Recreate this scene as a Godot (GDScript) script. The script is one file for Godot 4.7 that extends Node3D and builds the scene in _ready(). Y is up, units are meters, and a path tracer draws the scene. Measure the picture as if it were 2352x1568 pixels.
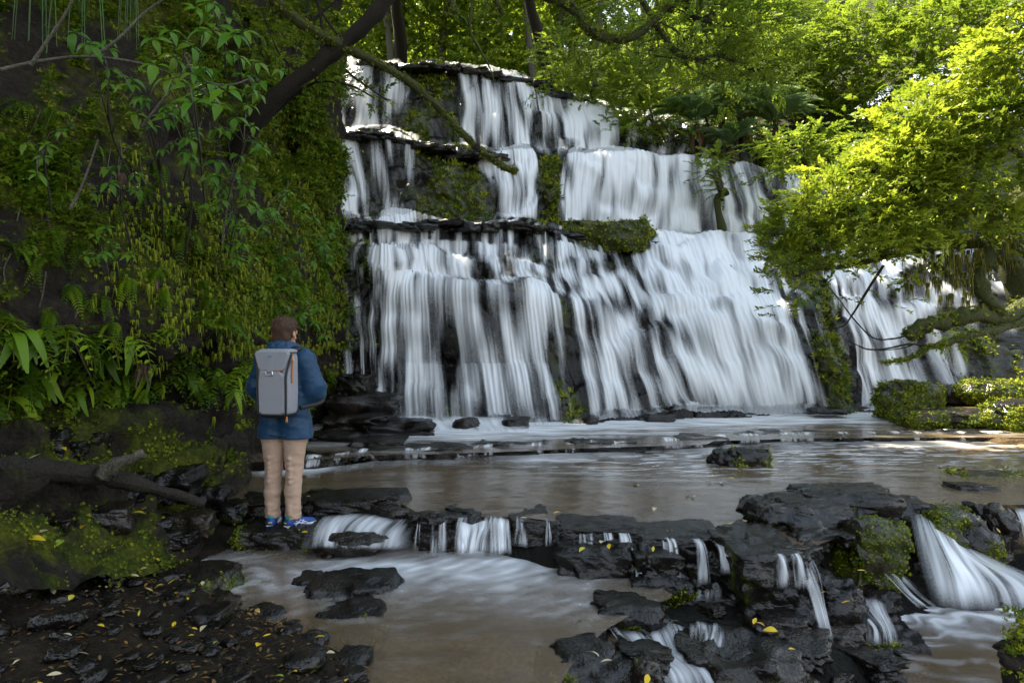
extends Node3D
# A stepped waterfall in a fern gully: a hiker on a ledge watches it. Units are metres, y is up.
const EYE := 1.585
const LENS := 1568.0
var fbm := FastNoiseLite.new()
var fine := FastNoiseLite.new()
var cells := FastNoiseLite.new()
var rng := RandomNumberGenerator.new()
var used := {}
var M := {}

func _ready() -> void:
	# camera
	var cam := Camera3D.new()
	cam.name = "camera"
	cam.fov = 53.13
	cam.near = 0.05
	cam.far = 400.0
	cam.position = Vector3(0, EYE, 0)
	cam.current = true
	add_child(cam)
	# sky, exposure
	var sm := ProceduralSkyMaterial.new()
	sm.sky_top_color = Color(0.62, 0.68, 0.76)
	sm.sky_horizon_color = Color(0.92, 0.93, 0.92)
	sm.sky_curve = 0.25
	sm.ground_bottom_color = Color(0.10, 0.10, 0.06)
	sm.ground_horizon_color = Color(0.25, 0.27, 0.2)
	sm.sun_angle_max = 20.0
	var sky := Sky.new()
	sky.sky_material = sm
	var env := Environment.new()
	env.background_mode = Environment.BG_SKY
	env.sky = sky
	env.background_energy_multiplier = 0.64
	env.tonemap_mode = Environment.TONE_MAPPER_LINEAR
	env.tonemap_exposure = 5.8
	env.sdfgi_enabled = true
	env.ssao_enabled = true
	env.ssil_enabled = true
	var we := WorldEnvironment.new()
	we.name = "world_environment"
	we.environment = env
	add_child(we)
	# sun
	var sun := DirectionalLight3D.new()
	sun.name = "sun"
	sun.light_energy = 1.6
	sun.light_color = Color(1.0, 0.95, 0.84)
	sun.light_angular_distance = 1.0
	sun.shadow_enabled = true
	add_child(sun)
	sun.look_at_from_position(Vector3(-7.0, 17.0, -5.8), Vector3.ZERO)
	setup_noise()
	make_materials()
	var t0 := Time.get_ticks_msec()
	build_cliff()
	print("build_cliff ", Time.get_ticks_msec() - t0)
	build_hillside()
	print("build_hillside ", Time.get_ticks_msec() - t0)
	build_bank()
	print("build_bank ", Time.get_ticks_msec() - t0)
	build_stream_bed()
	print("build_stream_bed ", Time.get_ticks_msec() - t0)
	build_pools()
	print("build_pools ", Time.get_ticks_msec() - t0)
	build_cascades()
	print("build_cascades ", Time.get_ticks_msec() - t0)
	build_trickles()
	build_lip_rocks()
	build_rocks()
	print("build_rocks ", Time.get_ticks_msec() - t0)
	build_person()
	print("build_person ", Time.get_ticks_msec() - t0)
	build_trees()
	print("build_trees ", Time.get_ticks_msec() - t0)
	build_added_shade_trees()
	print("build_added_shade_trees ", Time.get_ticks_msec() - t0)
	build_ferns()
	print("build_ferns ", Time.get_ticks_msec() - t0)
	build_bank_plants()
	print("build_bank_plants ", Time.get_ticks_msec() - t0)
	build_litter()
	print("build_litter ", Time.get_ticks_msec() - t0)

# ---------- helpers ----------
func setup_noise() -> void:
	rng.seed = 71
	fbm.seed = 11
	fbm.noise_type = FastNoiseLite.TYPE_SIMPLEX_SMOOTH
	fbm.frequency = 1.0
	fbm.fractal_type = FastNoiseLite.FRACTAL_FBM
	fbm.fractal_octaves = 4
	fine.seed = 5
	fine.noise_type = FastNoiseLite.TYPE_SIMPLEX
	fine.frequency = 1.0
	fine.fractal_type = FastNoiseLite.FRACTAL_NONE
	cells.seed = 23
	cells.noise_type = FastNoiseLite.TYPE_CELLULAR
	cells.cellular_return_type = FastNoiseLite.RETURN_CELL_VALUE
	cells.cellular_jitter = 0.9
	cells.frequency = 1.0
	cells.fractal_type = FastNoiseLite.FRACTAL_NONE

func at(u: float, v: float, d: float) -> Vector3:
	return Vector3((u - 1176.0) / LENS * d, EYE - (v - 784.0) / LENS * d, -d)

func numbered(called: String) -> String:
	if not used.has(called):
		used[called] = 0
		return called
	used[called] += 1
	return "%s_%03d" % [called, used[called]]

func tag(o: Node, label: String, category: String, group := "", kind := "") -> void:
	o.set_meta("label", label)
	o.set_meta("category", category)
	if group != "":
		o.set_meta("group", group)
	if kind != "":
		o.set_meta("kind", kind)

func base(called: String, where: Vector3) -> Node3D:
	var o := Node3D.new()
	o.name = numbered(called)
	add_child(o)
	o.position = where
	return o

func put(called: String, mesh: Mesh, mat: Material, parent: Node3D = null, where := Vector3.ZERO) -> MeshInstance3D:
	var o := MeshInstance3D.new()
	o.mesh = mesh
	o.material_override = mat
	if parent == null:
		o.name = numbered(called)
		add_child(o)
	else:
		o.name = called
		parent.add_child(o, true)
	o.position = where
	return o

func scatter(called: String, mesh: Mesh, mat: Material, xf: Array, colors: Array, parent: Node3D = null, where := Vector3.ZERO) -> MultiMeshInstance3D:
	var mm := MultiMesh.new()
	mm.transform_format = MultiMesh.TRANSFORM_3D
	mm.use_colors = true
	mm.mesh = mesh
	mm.instance_count = xf.size()
	for i in xf.size():
		mm.set_instance_transform(i, xf[i])
		mm.set_instance_color(i, colors[i])
	var o := MultiMeshInstance3D.new()
	o.multimesh = mm
	o.material_override = mat
	if parent == null:
		o.name = numbered(called)
		add_child(o)
	else:
		o.name = called
		parent.add_child(o, true)
	o.position = where
	return o

func mesh_of(v: PackedVector3Array, idx: PackedInt32Array, c := PackedColorArray(), uv := PackedVector2Array()) -> ArrayMesh:
	var nrm := PackedVector3Array()
	nrm.resize(v.size())
	for k in range(0, idx.size(), 3):
		var a := idx[k]
		var b := idx[k + 1]
		var d := idx[k + 2]
		var n := (v[d] - v[a]).cross(v[b] - v[a])
		nrm[a] += n
		nrm[b] += n
		nrm[d] += n
	for k in nrm.size():
		nrm[k] = nrm[k].normalized() if nrm[k].length_squared() > 1e-20 else Vector3.UP
	var arr := []
	arr.resize(Mesh.ARRAY_MAX)
	arr[Mesh.ARRAY_VERTEX] = v
	arr[Mesh.ARRAY_NORMAL] = nrm
	if c.size():
		arr[Mesh.ARRAY_COLOR] = c
	if uv.size():
		arr[Mesh.ARRAY_TEX_UV] = uv
	arr[Mesh.ARRAY_INDEX] = idx
	var m := ArrayMesh.new()
	m.add_surface_from_arrays(Mesh.PRIMITIVE_TRIANGLES, arr)
	return m

func grid_index(nu: int, nv: int) -> PackedInt32Array:
	var idx := PackedInt32Array()
	idx.resize((nu - 1) * (nv - 1) * 6)
	var k := 0
	for i in nu - 1:
		for j in nv - 1:
			var a := i * nv + j
			idx[k] = a
			idx[k + 1] = a + 1
			idx[k + 2] = a + nv
			idx[k + 3] = a + nv
			idx[k + 4] = a + 1
			idx[k + 5] = a + nv + 1
			k += 6
	return idx

func cr(a, b, c, d, t: float):
	return 0.5 * (2.0 * b + (c - a) * t + (2.0 * a - 5.0 * b + 4.0 * c - d) * t * t + (3.0 * b - a - 3.0 * c + d) * t * t * t)

func along(arr: Array, s: float):   # smooth value at fractional index s
	var n := arr.size()
	var i := clampi(int(floorf(s)), 0, n - 2)
	var t := clampf(s - i, 0.0, 1.0)
	return cr(arr[maxi(i - 1, 0)], arr[i], arr[i + 1], arr[mini(i + 2, n - 1)], t)

func lin(arr: Array, s: float):
	var i := clampi(int(floorf(s)), 0, arr.size() - 2)
	var t := clampf(s - i, 0.0, 1.0)
	return arr[i] * (1.0 - t) + arr[i + 1] * t

func table(xs: Array, ys: Array, x: float) -> float:
	if x <= xs[0]:
		return ys[0]
	for i in range(1, xs.size()):
		if x <= xs[i]:
			return lerpf(ys[i - 1], ys[i], (x - xs[i - 1]) / (xs[i] - xs[i - 1]))
	return ys[-1]

func loft(stations: Array, nu: int, nv: int, row_smooth := false) -> PackedVector3Array:
	# stations: rows of points; smooth across stations, straight or smooth along rows
	var ns := stations.size()
	var nr: int = stations[0].size()
	var lens := [0.0]
	for r in range(1, nr):
		var l := 0.0
		for s in ns:
			l += stations[s][r].distance_to(stations[s][r - 1])
		lens.append(lens[-1] + l)
	var rows := []
	for j in nv:
		var want: float = lens[-1] * j / (nv - 1.0)
		var r := 1
		while r < nr - 1 and lens[r] < want:
			r += 1
		rows.append(r - 1 + (want - lens[r - 1]) / maxf(lens[r] - lens[r - 1], 1e-6))
	var out := PackedVector3Array()
	out.resize(nu * nv)
	for i in nu:
		var s := (ns - 1.0) * i / (nu - 1.0)
		var line := []
		for r in nr:
			var k := clampi(int(floorf(s)), 0, ns - 2)
			line.append(cr(stations[maxi(k - 1, 0)][r], stations[k][r], stations[k + 1][r], stations[mini(k + 2, ns - 1)][r], clampf(s - k, 0.0, 1.0)))
		for j in nv:
			out[i * nv + j] = along(line, rows[j]) if row_smooth else lin(line, rows[j])
	return out

func loft_rows(stations: Array, nv: int) -> Array:
	var ns := stations.size()
	var nr: int = stations[0].size()
	var lens := [0.0]
	for r in range(1, nr):
		var l := 0.0
		for s in ns:
			l += stations[s][r].distance_to(stations[s][r - 1])
		lens.append(lens[-1] + l)
	var rows := []
	for j in nv:
		var want: float = lens[-1] * j / (nv - 1.0)
		var r := 1
		while r < nr - 1 and lens[r] < want:
			r += 1
		rows.append(r - 1 + (want - lens[r - 1]) / maxf(lens[r] - lens[r - 1], 1e-6))
	return rows

func grid_normals(p: PackedVector3Array, nu: int, nv: int) -> PackedVector3Array:
	var out := PackedVector3Array()
	out.resize(p.size())
	for i in nu:
		for j in nv:
			var a := p[mini(i + 1, nu - 1) * nv + j] - p[maxi(i - 1, 0) * nv + j]
			var b := p[i * nv + mini(j + 1, nv - 1)] - p[i * nv + maxi(j - 1, 0)]
			out[i * nv + j] = a.cross(b).normalized()
	return out

func tube(pts: Array, radii: Array, sides := 8, rough := 0.0, steps := 0, cap := true) -> ArrayMesh:
	# a limb: smooth path through pts, radius per point
	var n: int = steps if steps > 0 else (pts.size() - 1) * 5 + 1
	var v := PackedVector3Array()
	var uv := PackedVector2Array()
	var idx := PackedInt32Array()
	var prev := Vector3.UP
	var up := Vector3.ZERO
	var lenacc := 0.0
	var last := Vector3.ZERO
	for i in n:
		var s := (pts.size() - 1.0) * i / (n - 1.0)
		var p: Vector3 = along(pts, s)
		var q: Vector3 = along(pts, minf(s + 0.05, pts.size() - 1.0)) - along(pts, maxf(s - 0.05, 0.0))
		q = q.normalized()
		if i == 0:
			up = q.cross(Vector3.RIGHT if absf(q.x) < 0.8 else Vector3.UP).normalized()
		else:
			up = (up - q * up.dot(q)).normalized()
			lenacc += p.distance_to(last)
		last = p
		var side := q.cross(up)
		var r: float = lin(radii, s * (radii.size() - 1.0) / (pts.size() - 1.0))
		for k in sides + 1:
			var a := TAU * (k % sides) / sides
			var dir := up * cos(a) + side * sin(a)
			var rr := r
			if rough > 0.0:
				rr *= 1.0 + rough * fbm.get_noise_3dv((p + dir * r) * (1.2 / maxf(r * 4.0, 0.1)))
			v.append(p + dir * rr)
			uv.append(Vector2(k * 1.0 / sides, lenacc))
	for i in n - 1:
		for k in sides:
			var a := i * (sides + 1) + k
			var b := a + sides + 1
			idx.append_array([a, a + 1, b, b, a + 1, b + 1])
	if cap:
		for e in 2:
			var c := v.size()
			var ring := 0 if e == 0 else (n - 1) * (sides + 1)
			var p: Vector3 = pts[0] if e == 0 else pts[-1]
			v.append(p)
			uv.append(Vector2.ZERO)
			for k in sides:
				if e == 0:
					idx.append_array([c, ring + k + 1, ring + k])
				else:
					idx.append_array([c, ring + k, ring + k + 1])
	return mesh_of(v, idx, PackedColorArray(), uv)

func lc(c: Color) -> Color:
	return c.linear_to_srgb()

func noise_tex(freq: float, lo: Color, hi: Color, normal := false, bump := 4.0, type := FastNoiseLite.TYPE_SIMPLEX_SMOOTH, oct := 5, sd := 1, size := 512) -> NoiseTexture2D:
	var n := FastNoiseLite.new()
	n.seed = sd
	n.noise_type = type
	n.frequency = freq
	n.fractal_octaves = oct
	var t := NoiseTexture2D.new()
	t.width = size
	t.height = size
	t.seamless = true
	t.noise = n
	if normal:
		t.as_normal_map = true
		t.bump_strength = bump
	else:
		var g := Gradient.new()
		g.set_color(0, lo)
		g.set_color(1, hi)
		t.color_ramp = g
	return t

func mat(color: Color, rough: float, spec := 0.5) -> StandardMaterial3D:
	var m := StandardMaterial3D.new()
	m.albedo_color = lc(color)
	m.roughness = rough
	m.metallic_specular = spec
	return m

func tri(m: StandardMaterial3D, scale: float, world := true) -> void:
	m.uv1_triplanar = true
	m.uv1_world_triplanar = world
	m.uv1_scale = Vector3.ONE * scale

func leafy(color: Color, back: float, rough := 0.45) -> StandardMaterial3D:
	var m := mat(color, rough, 0.3)
	m.vertex_color_use_as_albedo = true
	m.backlight_enabled = true
	m.backlight = Color(back, back, back)
	m.cull_mode = BaseMaterial3D.CULL_DISABLED
	return m

func make_materials() -> void:
	var grain := noise_tex(0.02, Color(0.45, 0.45, 0.45), Color(1, 1, 1), false, 4, FastNoiseLite.TYPE_SIMPLEX_SMOOTH, 6, 3)
	var rocknrm := noise_tex(0.022, Color.BLACK, Color.WHITE, true, 14.0, FastNoiseLite.TYPE_SIMPLEX_SMOOTH, 6, 4)
	var wetmap := noise_tex(0.03, Color(0.04, 0.04, 0.04), Color(0.32, 0.32, 0.32), false, 4, FastNoiseLite.TYPE_SIMPLEX_SMOOTH, 4, 9)
	var r := mat(Color(1, 1, 1), 1.0, 0.42)
	r.vertex_color_use_as_albedo = true
	r.albedo_texture = grain
	r.roughness_texture = wetmap
	r.normal_enabled = true
	r.normal_texture = rocknrm
	r.normal_scale = 0.85
	tri(r, 3.2)
	M.rock = r
	var b := mat(Color(1, 1, 1), 0.95, 0.3)
	b.vertex_color_use_as_albedo = true
	b.albedo_texture = grain
	b.normal_enabled = true
	b.normal_texture = rocknrm
	b.normal_scale = 1.6
	tri(b, 2.2)
	M.soil = b
	var mo := leafy(Color(1, 1, 1), 0.25, 0.8)
	M.moss = mo
	var k := mat(Color(0.035, 0.027, 0.018), 0.85, 0.4)
	k.albedo_texture = grain
	k.normal_enabled = true
	k.normal_texture = rocknrm
	k.normal_scale = 1.6
	tri(k, 4.0)
	M.bark = k
	var km := k.duplicate()
	km.albedo_color = lc(Color(0.075, 0.085, 0.018))
	M.mossbark = km
	var kt := k.duplicate()
	kt.albedo_color = lc(Color(0.16, 0.14, 0.10))
	M.palebark = kt
	M.leaf = leafy(Color(1, 1, 1), 0.95, 0.4)
	M.frond = leafy(Color(1, 1, 1), 0.9, 0.45)
	M.litter = leafy(Color(1, 1, 1), 0.3, 0.5)
	# water
	var w := mat(Color(0.87, 0.89, 0.92), 0.6, 0.3)
	w.vertex_color_use_as_albedo = true
	w.transparency = BaseMaterial3D.TRANSPARENCY_ALPHA
	w.backlight_enabled = true
	w.backlight = Color(0.6, 0.6, 0.6)
	w.cull_mode = BaseMaterial3D.CULL_DISABLED
	M.veil = w
	var p := mat(Color(0.16, 0.112, 0.066), 0.19, 0.5)
	p.albedo_color.a = 0.55
	p.transparency = BaseMaterial3D.TRANSPARENCY_ALPHA
	p.normal_enabled = true
	p.normal_texture = noise_tex(0.012, Color.BLACK, Color.WHITE, true, 5.0, FastNoiseLite.TYPE_SIMPLEX_SMOOTH, 3, 8)
	p.normal_scale = 0.14
	p.uv1_triplanar = true
	p.uv1_world_triplanar = true
	p.uv1_scale = Vector3(0.35, 1, 0.8)
	M.pool = p

# ---------- the falls ----------
# Flow lines from the pool up to the crest: [u, v, distance] at the same fifteen levels of rock.
func cliff_lines(falling := false) -> Array:
	var rows := [
		[[640, 1010, 11.6], [640, 960, 11.9], [640, 800, 12.2], [640, 690, 12.4], [640, 650, 12.45], [645, 600, 12.5], [645, 575, 12.6], [650, 530, 12.8], [650, 512, 14.6], [650, 430, 14.8], [645, 312, 15.3], [650, 304, 16.8], [660, 240, 17.0], [680, 150, 17.6], [690, 138, 22.0]],
		[[800, 1010, 11.4], [800, 955, 11.9], [800, 800, 12.2], [798, 690, 12.4], [798, 650, 12.45], [796, 600, 12.5], [796, 570, 12.55], [795, 530, 12.7], [790, 512, 14.6], [780, 430, 14.8], [745, 312, 15.2], [745, 304, 16.8], [750, 240, 17.0], [775, 160, 17.6], [780, 148, 22.0]],
		[[880, 1010, 11.3], [880, 965, 11.9], [878, 830, 12.9], [878, 700, 12.8], [878, 625, 12.6], [879, 598, 12.0], [884, 586, 12.9], [885, 520, 13.0], [885, 511, 14.8], [885, 430, 15.0], [880, 320, 15.5], [885, 311, 17.0], [890, 240, 17.2], [900, 160, 17.8], [905, 148, 22.0]],
		[[1010, 1010, 10.9], [1010, 985, 11.4], [1003, 840, 12.7], [995, 668, 12.2], [992, 655, 12.9], [985, 600, 13.0], [985, 586, 13.5], [985, 520, 13.7], [1000, 511, 15.0], [1000, 430, 15.2], [1000, 347, 15.8], [1010, 339, 17.0], [1010, 240, 17.4], [1000, 163, 18.0], [1000, 151, 22.0]],
		[[1180, 1010, 10.7], [1175, 980, 11.2], [1155, 840, 12.3], [1135, 676, 12.0], [1128, 658, 12.8], [1122, 628, 13.0], [1120, 605, 13.6], [1120, 527, 14.2], [1150, 518, 15.3], [1150, 450, 15.5], [1140, 367, 15.9], [1130, 357, 17.0], [1130, 262, 17.5], [1120, 180, 18.2], [1115, 168, 22.0]],
		[[1320, 1000, 10.9], [1310, 975, 11.3], [1282, 840, 12.0], [1258, 690, 12.2], [1250, 670, 12.9], [1240, 640, 13.1], [1236, 610, 13.6], [1230, 533, 14.6], [1240, 523, 15.7], [1240, 450, 15.9], [1240, 365, 16.2], [1240, 353, 17.2], [1230, 272, 17.6], [1215, 203, 18.4], [1210, 190, 22.0]],
		[[1430, 980, 11.3], [1420, 955, 11.7], [1392, 830, 12.2], [1362, 730, 12.5], [1352, 690, 12.9], [1335, 640, 13.4], [1325, 600, 14.1], [1310, 548, 15.2], [1310, 532, 16.3], [1310, 450, 16.4], [1320, 370, 16.7], [1330, 360, 17.4], [1330, 308, 17.7], [1310, 246, 18.3], [1305, 230, 22.0]],
		[[1560, 975, 11.7], [1560, 950, 12.1], [1520, 850, 12.4], [1490, 765, 12.9], [1475, 720, 13.2], [1455, 655, 13.8], [1445, 625, 14.2], [1430, 560, 15.5], [1440, 546, 16.7], [1450, 460, 16.8], [1450, 372, 17.0], [1460, 363, 17.7], [1460, 320, 18.0], [1460, 280, 18.5], [1460, 260, 22.0]],
		[[1700, 975, 12.0], [1700, 948, 12.3], [1665, 840, 12.7], [1632, 740, 13.2], [1618, 705, 13.6], [1595, 650, 14.1], [1580, 610, 14.7], [1560, 558, 15.8], [1570, 548, 17.0], [1570, 460, 17.1], [1560, 380, 17.4], [1580, 371, 18.0], [1590, 330, 18.3], [1590, 295, 18.8], [1590, 270, 22.0]],
		[[1845, 970, 12.3], [1845, 945, 12.6], [1815, 830, 13.1], [1785, 730, 13.6], [1770, 695, 14.0], [1755, 650, 14.5], [1742, 612, 15.0], [1732, 566, 16.0], [1720, 557, 17.2], [1720, 480, 17.3], [1690, 392, 17.6], [1700, 383, 18.2], [1700, 340, 18.5], [1700, 305, 19.0], [1700, 280, 22.0]],
		[[1945, 965, 12.2], [1940, 940, 12.4], [1925, 820, 12.7], [1890, 730, 13.4], [1875, 700, 13.7], [1855, 650, 14.4], [1842, 615, 15.0], [1830, 575, 16.0], [1830, 560, 17.2], [1830, 480, 17.4], [1820, 410, 17.7], [1820, 400, 18.2], [1820, 350, 18.6], [1820, 310, 19.2], [1820, 285, 22.0]],
		[[2020, 960, 13.0], [2000, 935, 13.4], [1975, 820, 13.8], [1950, 740, 14.1], [1940, 700, 14.3], [1930, 650, 14.7], [1925, 620, 15.1], [1920, 590, 15.8], [1920, 570, 17.2], [1920, 490, 17.4], [1920, 420, 17.7], [1920, 410, 18.2], [1920, 350, 18.6], [1920, 310, 19.2], [1920, 285, 22.0]],
		[[2180, 930, 13.6], [2150, 890, 13.8], [2110, 780, 14.0], [2090, 730, 14.2], [2075, 690, 14.4], [2060, 650, 14.7], [2050, 620, 15.1], [2045, 590, 15.8], [2050, 560, 17.0], [2050, 490, 17.2], [2050, 420, 17.6], [2050, 400, 18.2], [2050, 340, 18.6], [2050, 300, 19.2], [2050, 275, 22.0]],
		[[2380, 920, 13.6], [2360, 880, 13.9], [2340, 780, 14.2], [2325, 740, 14.4], [2312, 700, 14.6], [2300, 660, 14.9], [2290, 635, 15.2], [2290, 600, 15.8], [2290, 560, 17.0], [2290, 490, 17.2], [2290, 420, 17.6], [2290, 400, 18.2], [2290, 340, 18.6], [2290, 300, 19.2], [2290, 275, 22.0]],
		[[2800, 920, 13.6], [2780, 880, 13.9], [2770, 780, 14.2], [2760, 740, 14.4], [2752, 700, 14.6], [2745, 660, 14.9], [2740, 635, 15.2], [2740, 600, 15.8], [2740, 560, 17.0], [2740, 490, 17.2], [2740, 420, 17.6], [2740, 400, 18.2], [2740, 340, 18.6], [2740, 300, 19.2], [2740, 275, 22.0]]]
	var out := []
	for st in rows:
		var line := []
		for k in st.size():
			var q: Array = st[k]
			var d: float = q[2]
			if falling and k < 7:   # water that leaves a lip falls clear of the hollow below
				for e in range(k + 1, 8):
					d = minf(d, st[e][2] + 0.02 * (e - k))
			line.append(at(q[0], q[1], d))
		out.append(line)
	return out

func rock_relief(p: Vector3) -> float:
	var bed := p.y * 1.25 + 1.3 * fbm.get_noise_3d(p.x * 0.3, p.y * 0.25, p.z * 0.3)
	var f := bed - floorf(bed)
	var lift := 0.5 + 0.5 * fine.get_noise_2d(p.x * 0.7, floorf(bed) * 3.1)
	var ledge := 0.22 * lift * (smoothstep(0.0, 0.8, f) - smoothstep(0.9, 1.0, f)) - 0.07
	var thin := p.y * 7.0 + 2.0 * fbm.get_noise_3dv(p * 0.6)
	var block := 0.10 * cells.get_noise_3d(p.x * 1.1, floorf(bed * 2.0) * 1.7, p.z * 1.1)
	return ledge + block + 0.10 * fbm.get_noise_3dv(p * 0.9) + 0.035 * (thin - floorf(thin)) * smoothstep(-0.3, 0.4, fine.get_noise_3dv(p * 0.8))

func water_relief(p: Vector3) -> float:
	# the sheet rounds off the edges that it runs over
	var bed := p.y * 1.25 + 1.3 * fbm.get_noise_3d(p.x * 0.3, p.y * 0.25, p.z * 0.3)
	var f := bed - floorf(bed)
	var lift := 0.5 + 0.5 * fine.get_noise_2d(p.x * 0.7, floorf(bed) * 3.1)
	return 0.16 * lift * sin(PI * pow(f, 1.4)) + 0.06 * fbm.get_noise_3dv(p * Vector3(0.9, 0.3, 0.9)) - 0.03

func rock_color(p: Vector3, moss: float) -> Color:
	var a := 0.5 + 0.5 * fine.get_noise_3dv(p * 2.1)
	var c := Color(0.012, 0.0115, 0.013).lerp(Color(0.036, 0.031, 0.029), a)
	var m := Color(0.035, 0.055, 0.006).lerp(Color(0.09, 0.11, 0.010), 0.5 + 0.5 * fine.get_noise_3dv(p * 5.0))
	return c.lerp(m, clampf(moss, 0.0, 1.0))

func cliff_moss(p: Vector3, s: float, r: float) -> float:
	# moss grows where little water runs: between the streams
	var dry := 1.0 - clampf(flow_at(s, r) * 2.2, 0.0, 1.0)
	var n := fbm.get_noise_3d(p.x * 0.8, p.y * 0.35, p.z * 0.8) + 0.35 * fbm.get_noise_3dv(p * 3.0)
	return clampf((n + (0.28 if r > 7.5 else 0.08)) * 3.0, 0.0, 1.0) * dry

# how much water runs: flow line s (0..14), rock level r (0..12)
var FS := [0.0, 0.7, 1.0, 1.3, 1.55, 1.9, 2.0, 2.35, 2.75, 3.0, 3.35, 3.7, 4.0, 4.35, 4.75, 5.0, 5.3, 5.6, 6.0, 6.4, 6.8, 7.0, 7.35, 7.6, 8.0, 8.5, 8.9, 9.2, 9.5, 10.0, 10.5, 10.8, 11.0, 11.6, 12.1, 12.4, 12.8, 13.3, 14.0]
var F_low := [0, 0, 0.0, 0.35, 0.05, 0.3, 0.55, 0.6, 0.45, 0.2, 0.1, 0.65, 0.72, 0.58, 0.48, 0.10, 0.2, 0.72, 0.68, 0.45, 0.2, 0.5, 0.72, 0.85, 0.98, 1.0, 0.9, 0.55, 0.15, 0.0, 0.0, 0.55, 0.7, 0.75, 0.5, 0.0, 0.12, 0.0, 0.0]
var F_step := [0, 0, 0.1, 0.3, 0.1, 0.5, 0.8, 0.9, 0.9, 0.88, 0.82, 0.5, 0.35, 0.55, 0.78, 0.65, 0.12, 0.6, 0.72, 0.5, 0.38, 0.42, 0.65, 0.92, 1.0, 1.0, 0.9, 0.45, 0.15, 0.0, 0.1, 0.6, 0.8, 0.75, 0.5, 0.1, 0.2, 0.0, 0.0]
var F_high := [0, 0, 0.1, 0.3, 0.1, 0.6, 0.88, 0.9, 0.6, 0.48, 0.45, 0.5, 0.42, 0.72, 0.4, 0.25, 0.3, 0.52, 0.48, 0.3, 0.33, 0.33, 0.48, 0.85, 1.0, 1.0, 0.85, 0.3, 0.1, 0.0, 0.1, 0.5, 0.75, 0.7, 0.5, 0.1, 0.2, 0.0, 0.0]
var F_mid := [0, 0.3, 0.7, 0.66, 0.3, 0.25, 0.4, 0.3, 0.0, 0.0, 0.0, 0.0, 0.55, 0.9, 0.95, 0.05, 0.0, 0.05, 0.92, 0.95, 0.95, 0.92, 0.95, 0.9, 0.85, 0.5, 0.65, 0.65, 0.35, 0.5, 0.2, 0.0, 0, 0, 0, 0, 0, 0, 0]
var F_top := [0, 0.2, 0.5, 0.5, 0.4, 0.4, 0.5, 0.05, 0.0, 0.0, 0.3, 0.68, 0.6, 0.55, 0.65, 0.4, 0.35, 0.4, 0.95, 0.9, 0.45, 0.35, 0.35, 0.25, 0.25, 0.1, 0, 0, 0, 0, 0, 0, 0, 0, 0, 0, 0, 0, 0]
func flow_at(s: float, r: float) -> float:
	if r > 11.0:
		return table(FS, F_top, s)
	if r > 8.0:
		return lerpf(table(FS, F_mid, s), table(FS, F_top, s), smoothstep(10.1, 11.0, r))
	if r > 7.0:
		return lerpf(table(FS, F_high, s), table(FS, F_mid, s), r - 7.0)
	if r > 4.0:
		return lerpf(table(FS, F_step, s), table(FS, F_high, s), smoothstep(4.8, 6.0, r))
	return lerpf(table(FS, F_low, s), table(FS, F_step, s), smoothstep(2.0, 3.0, r))

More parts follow.
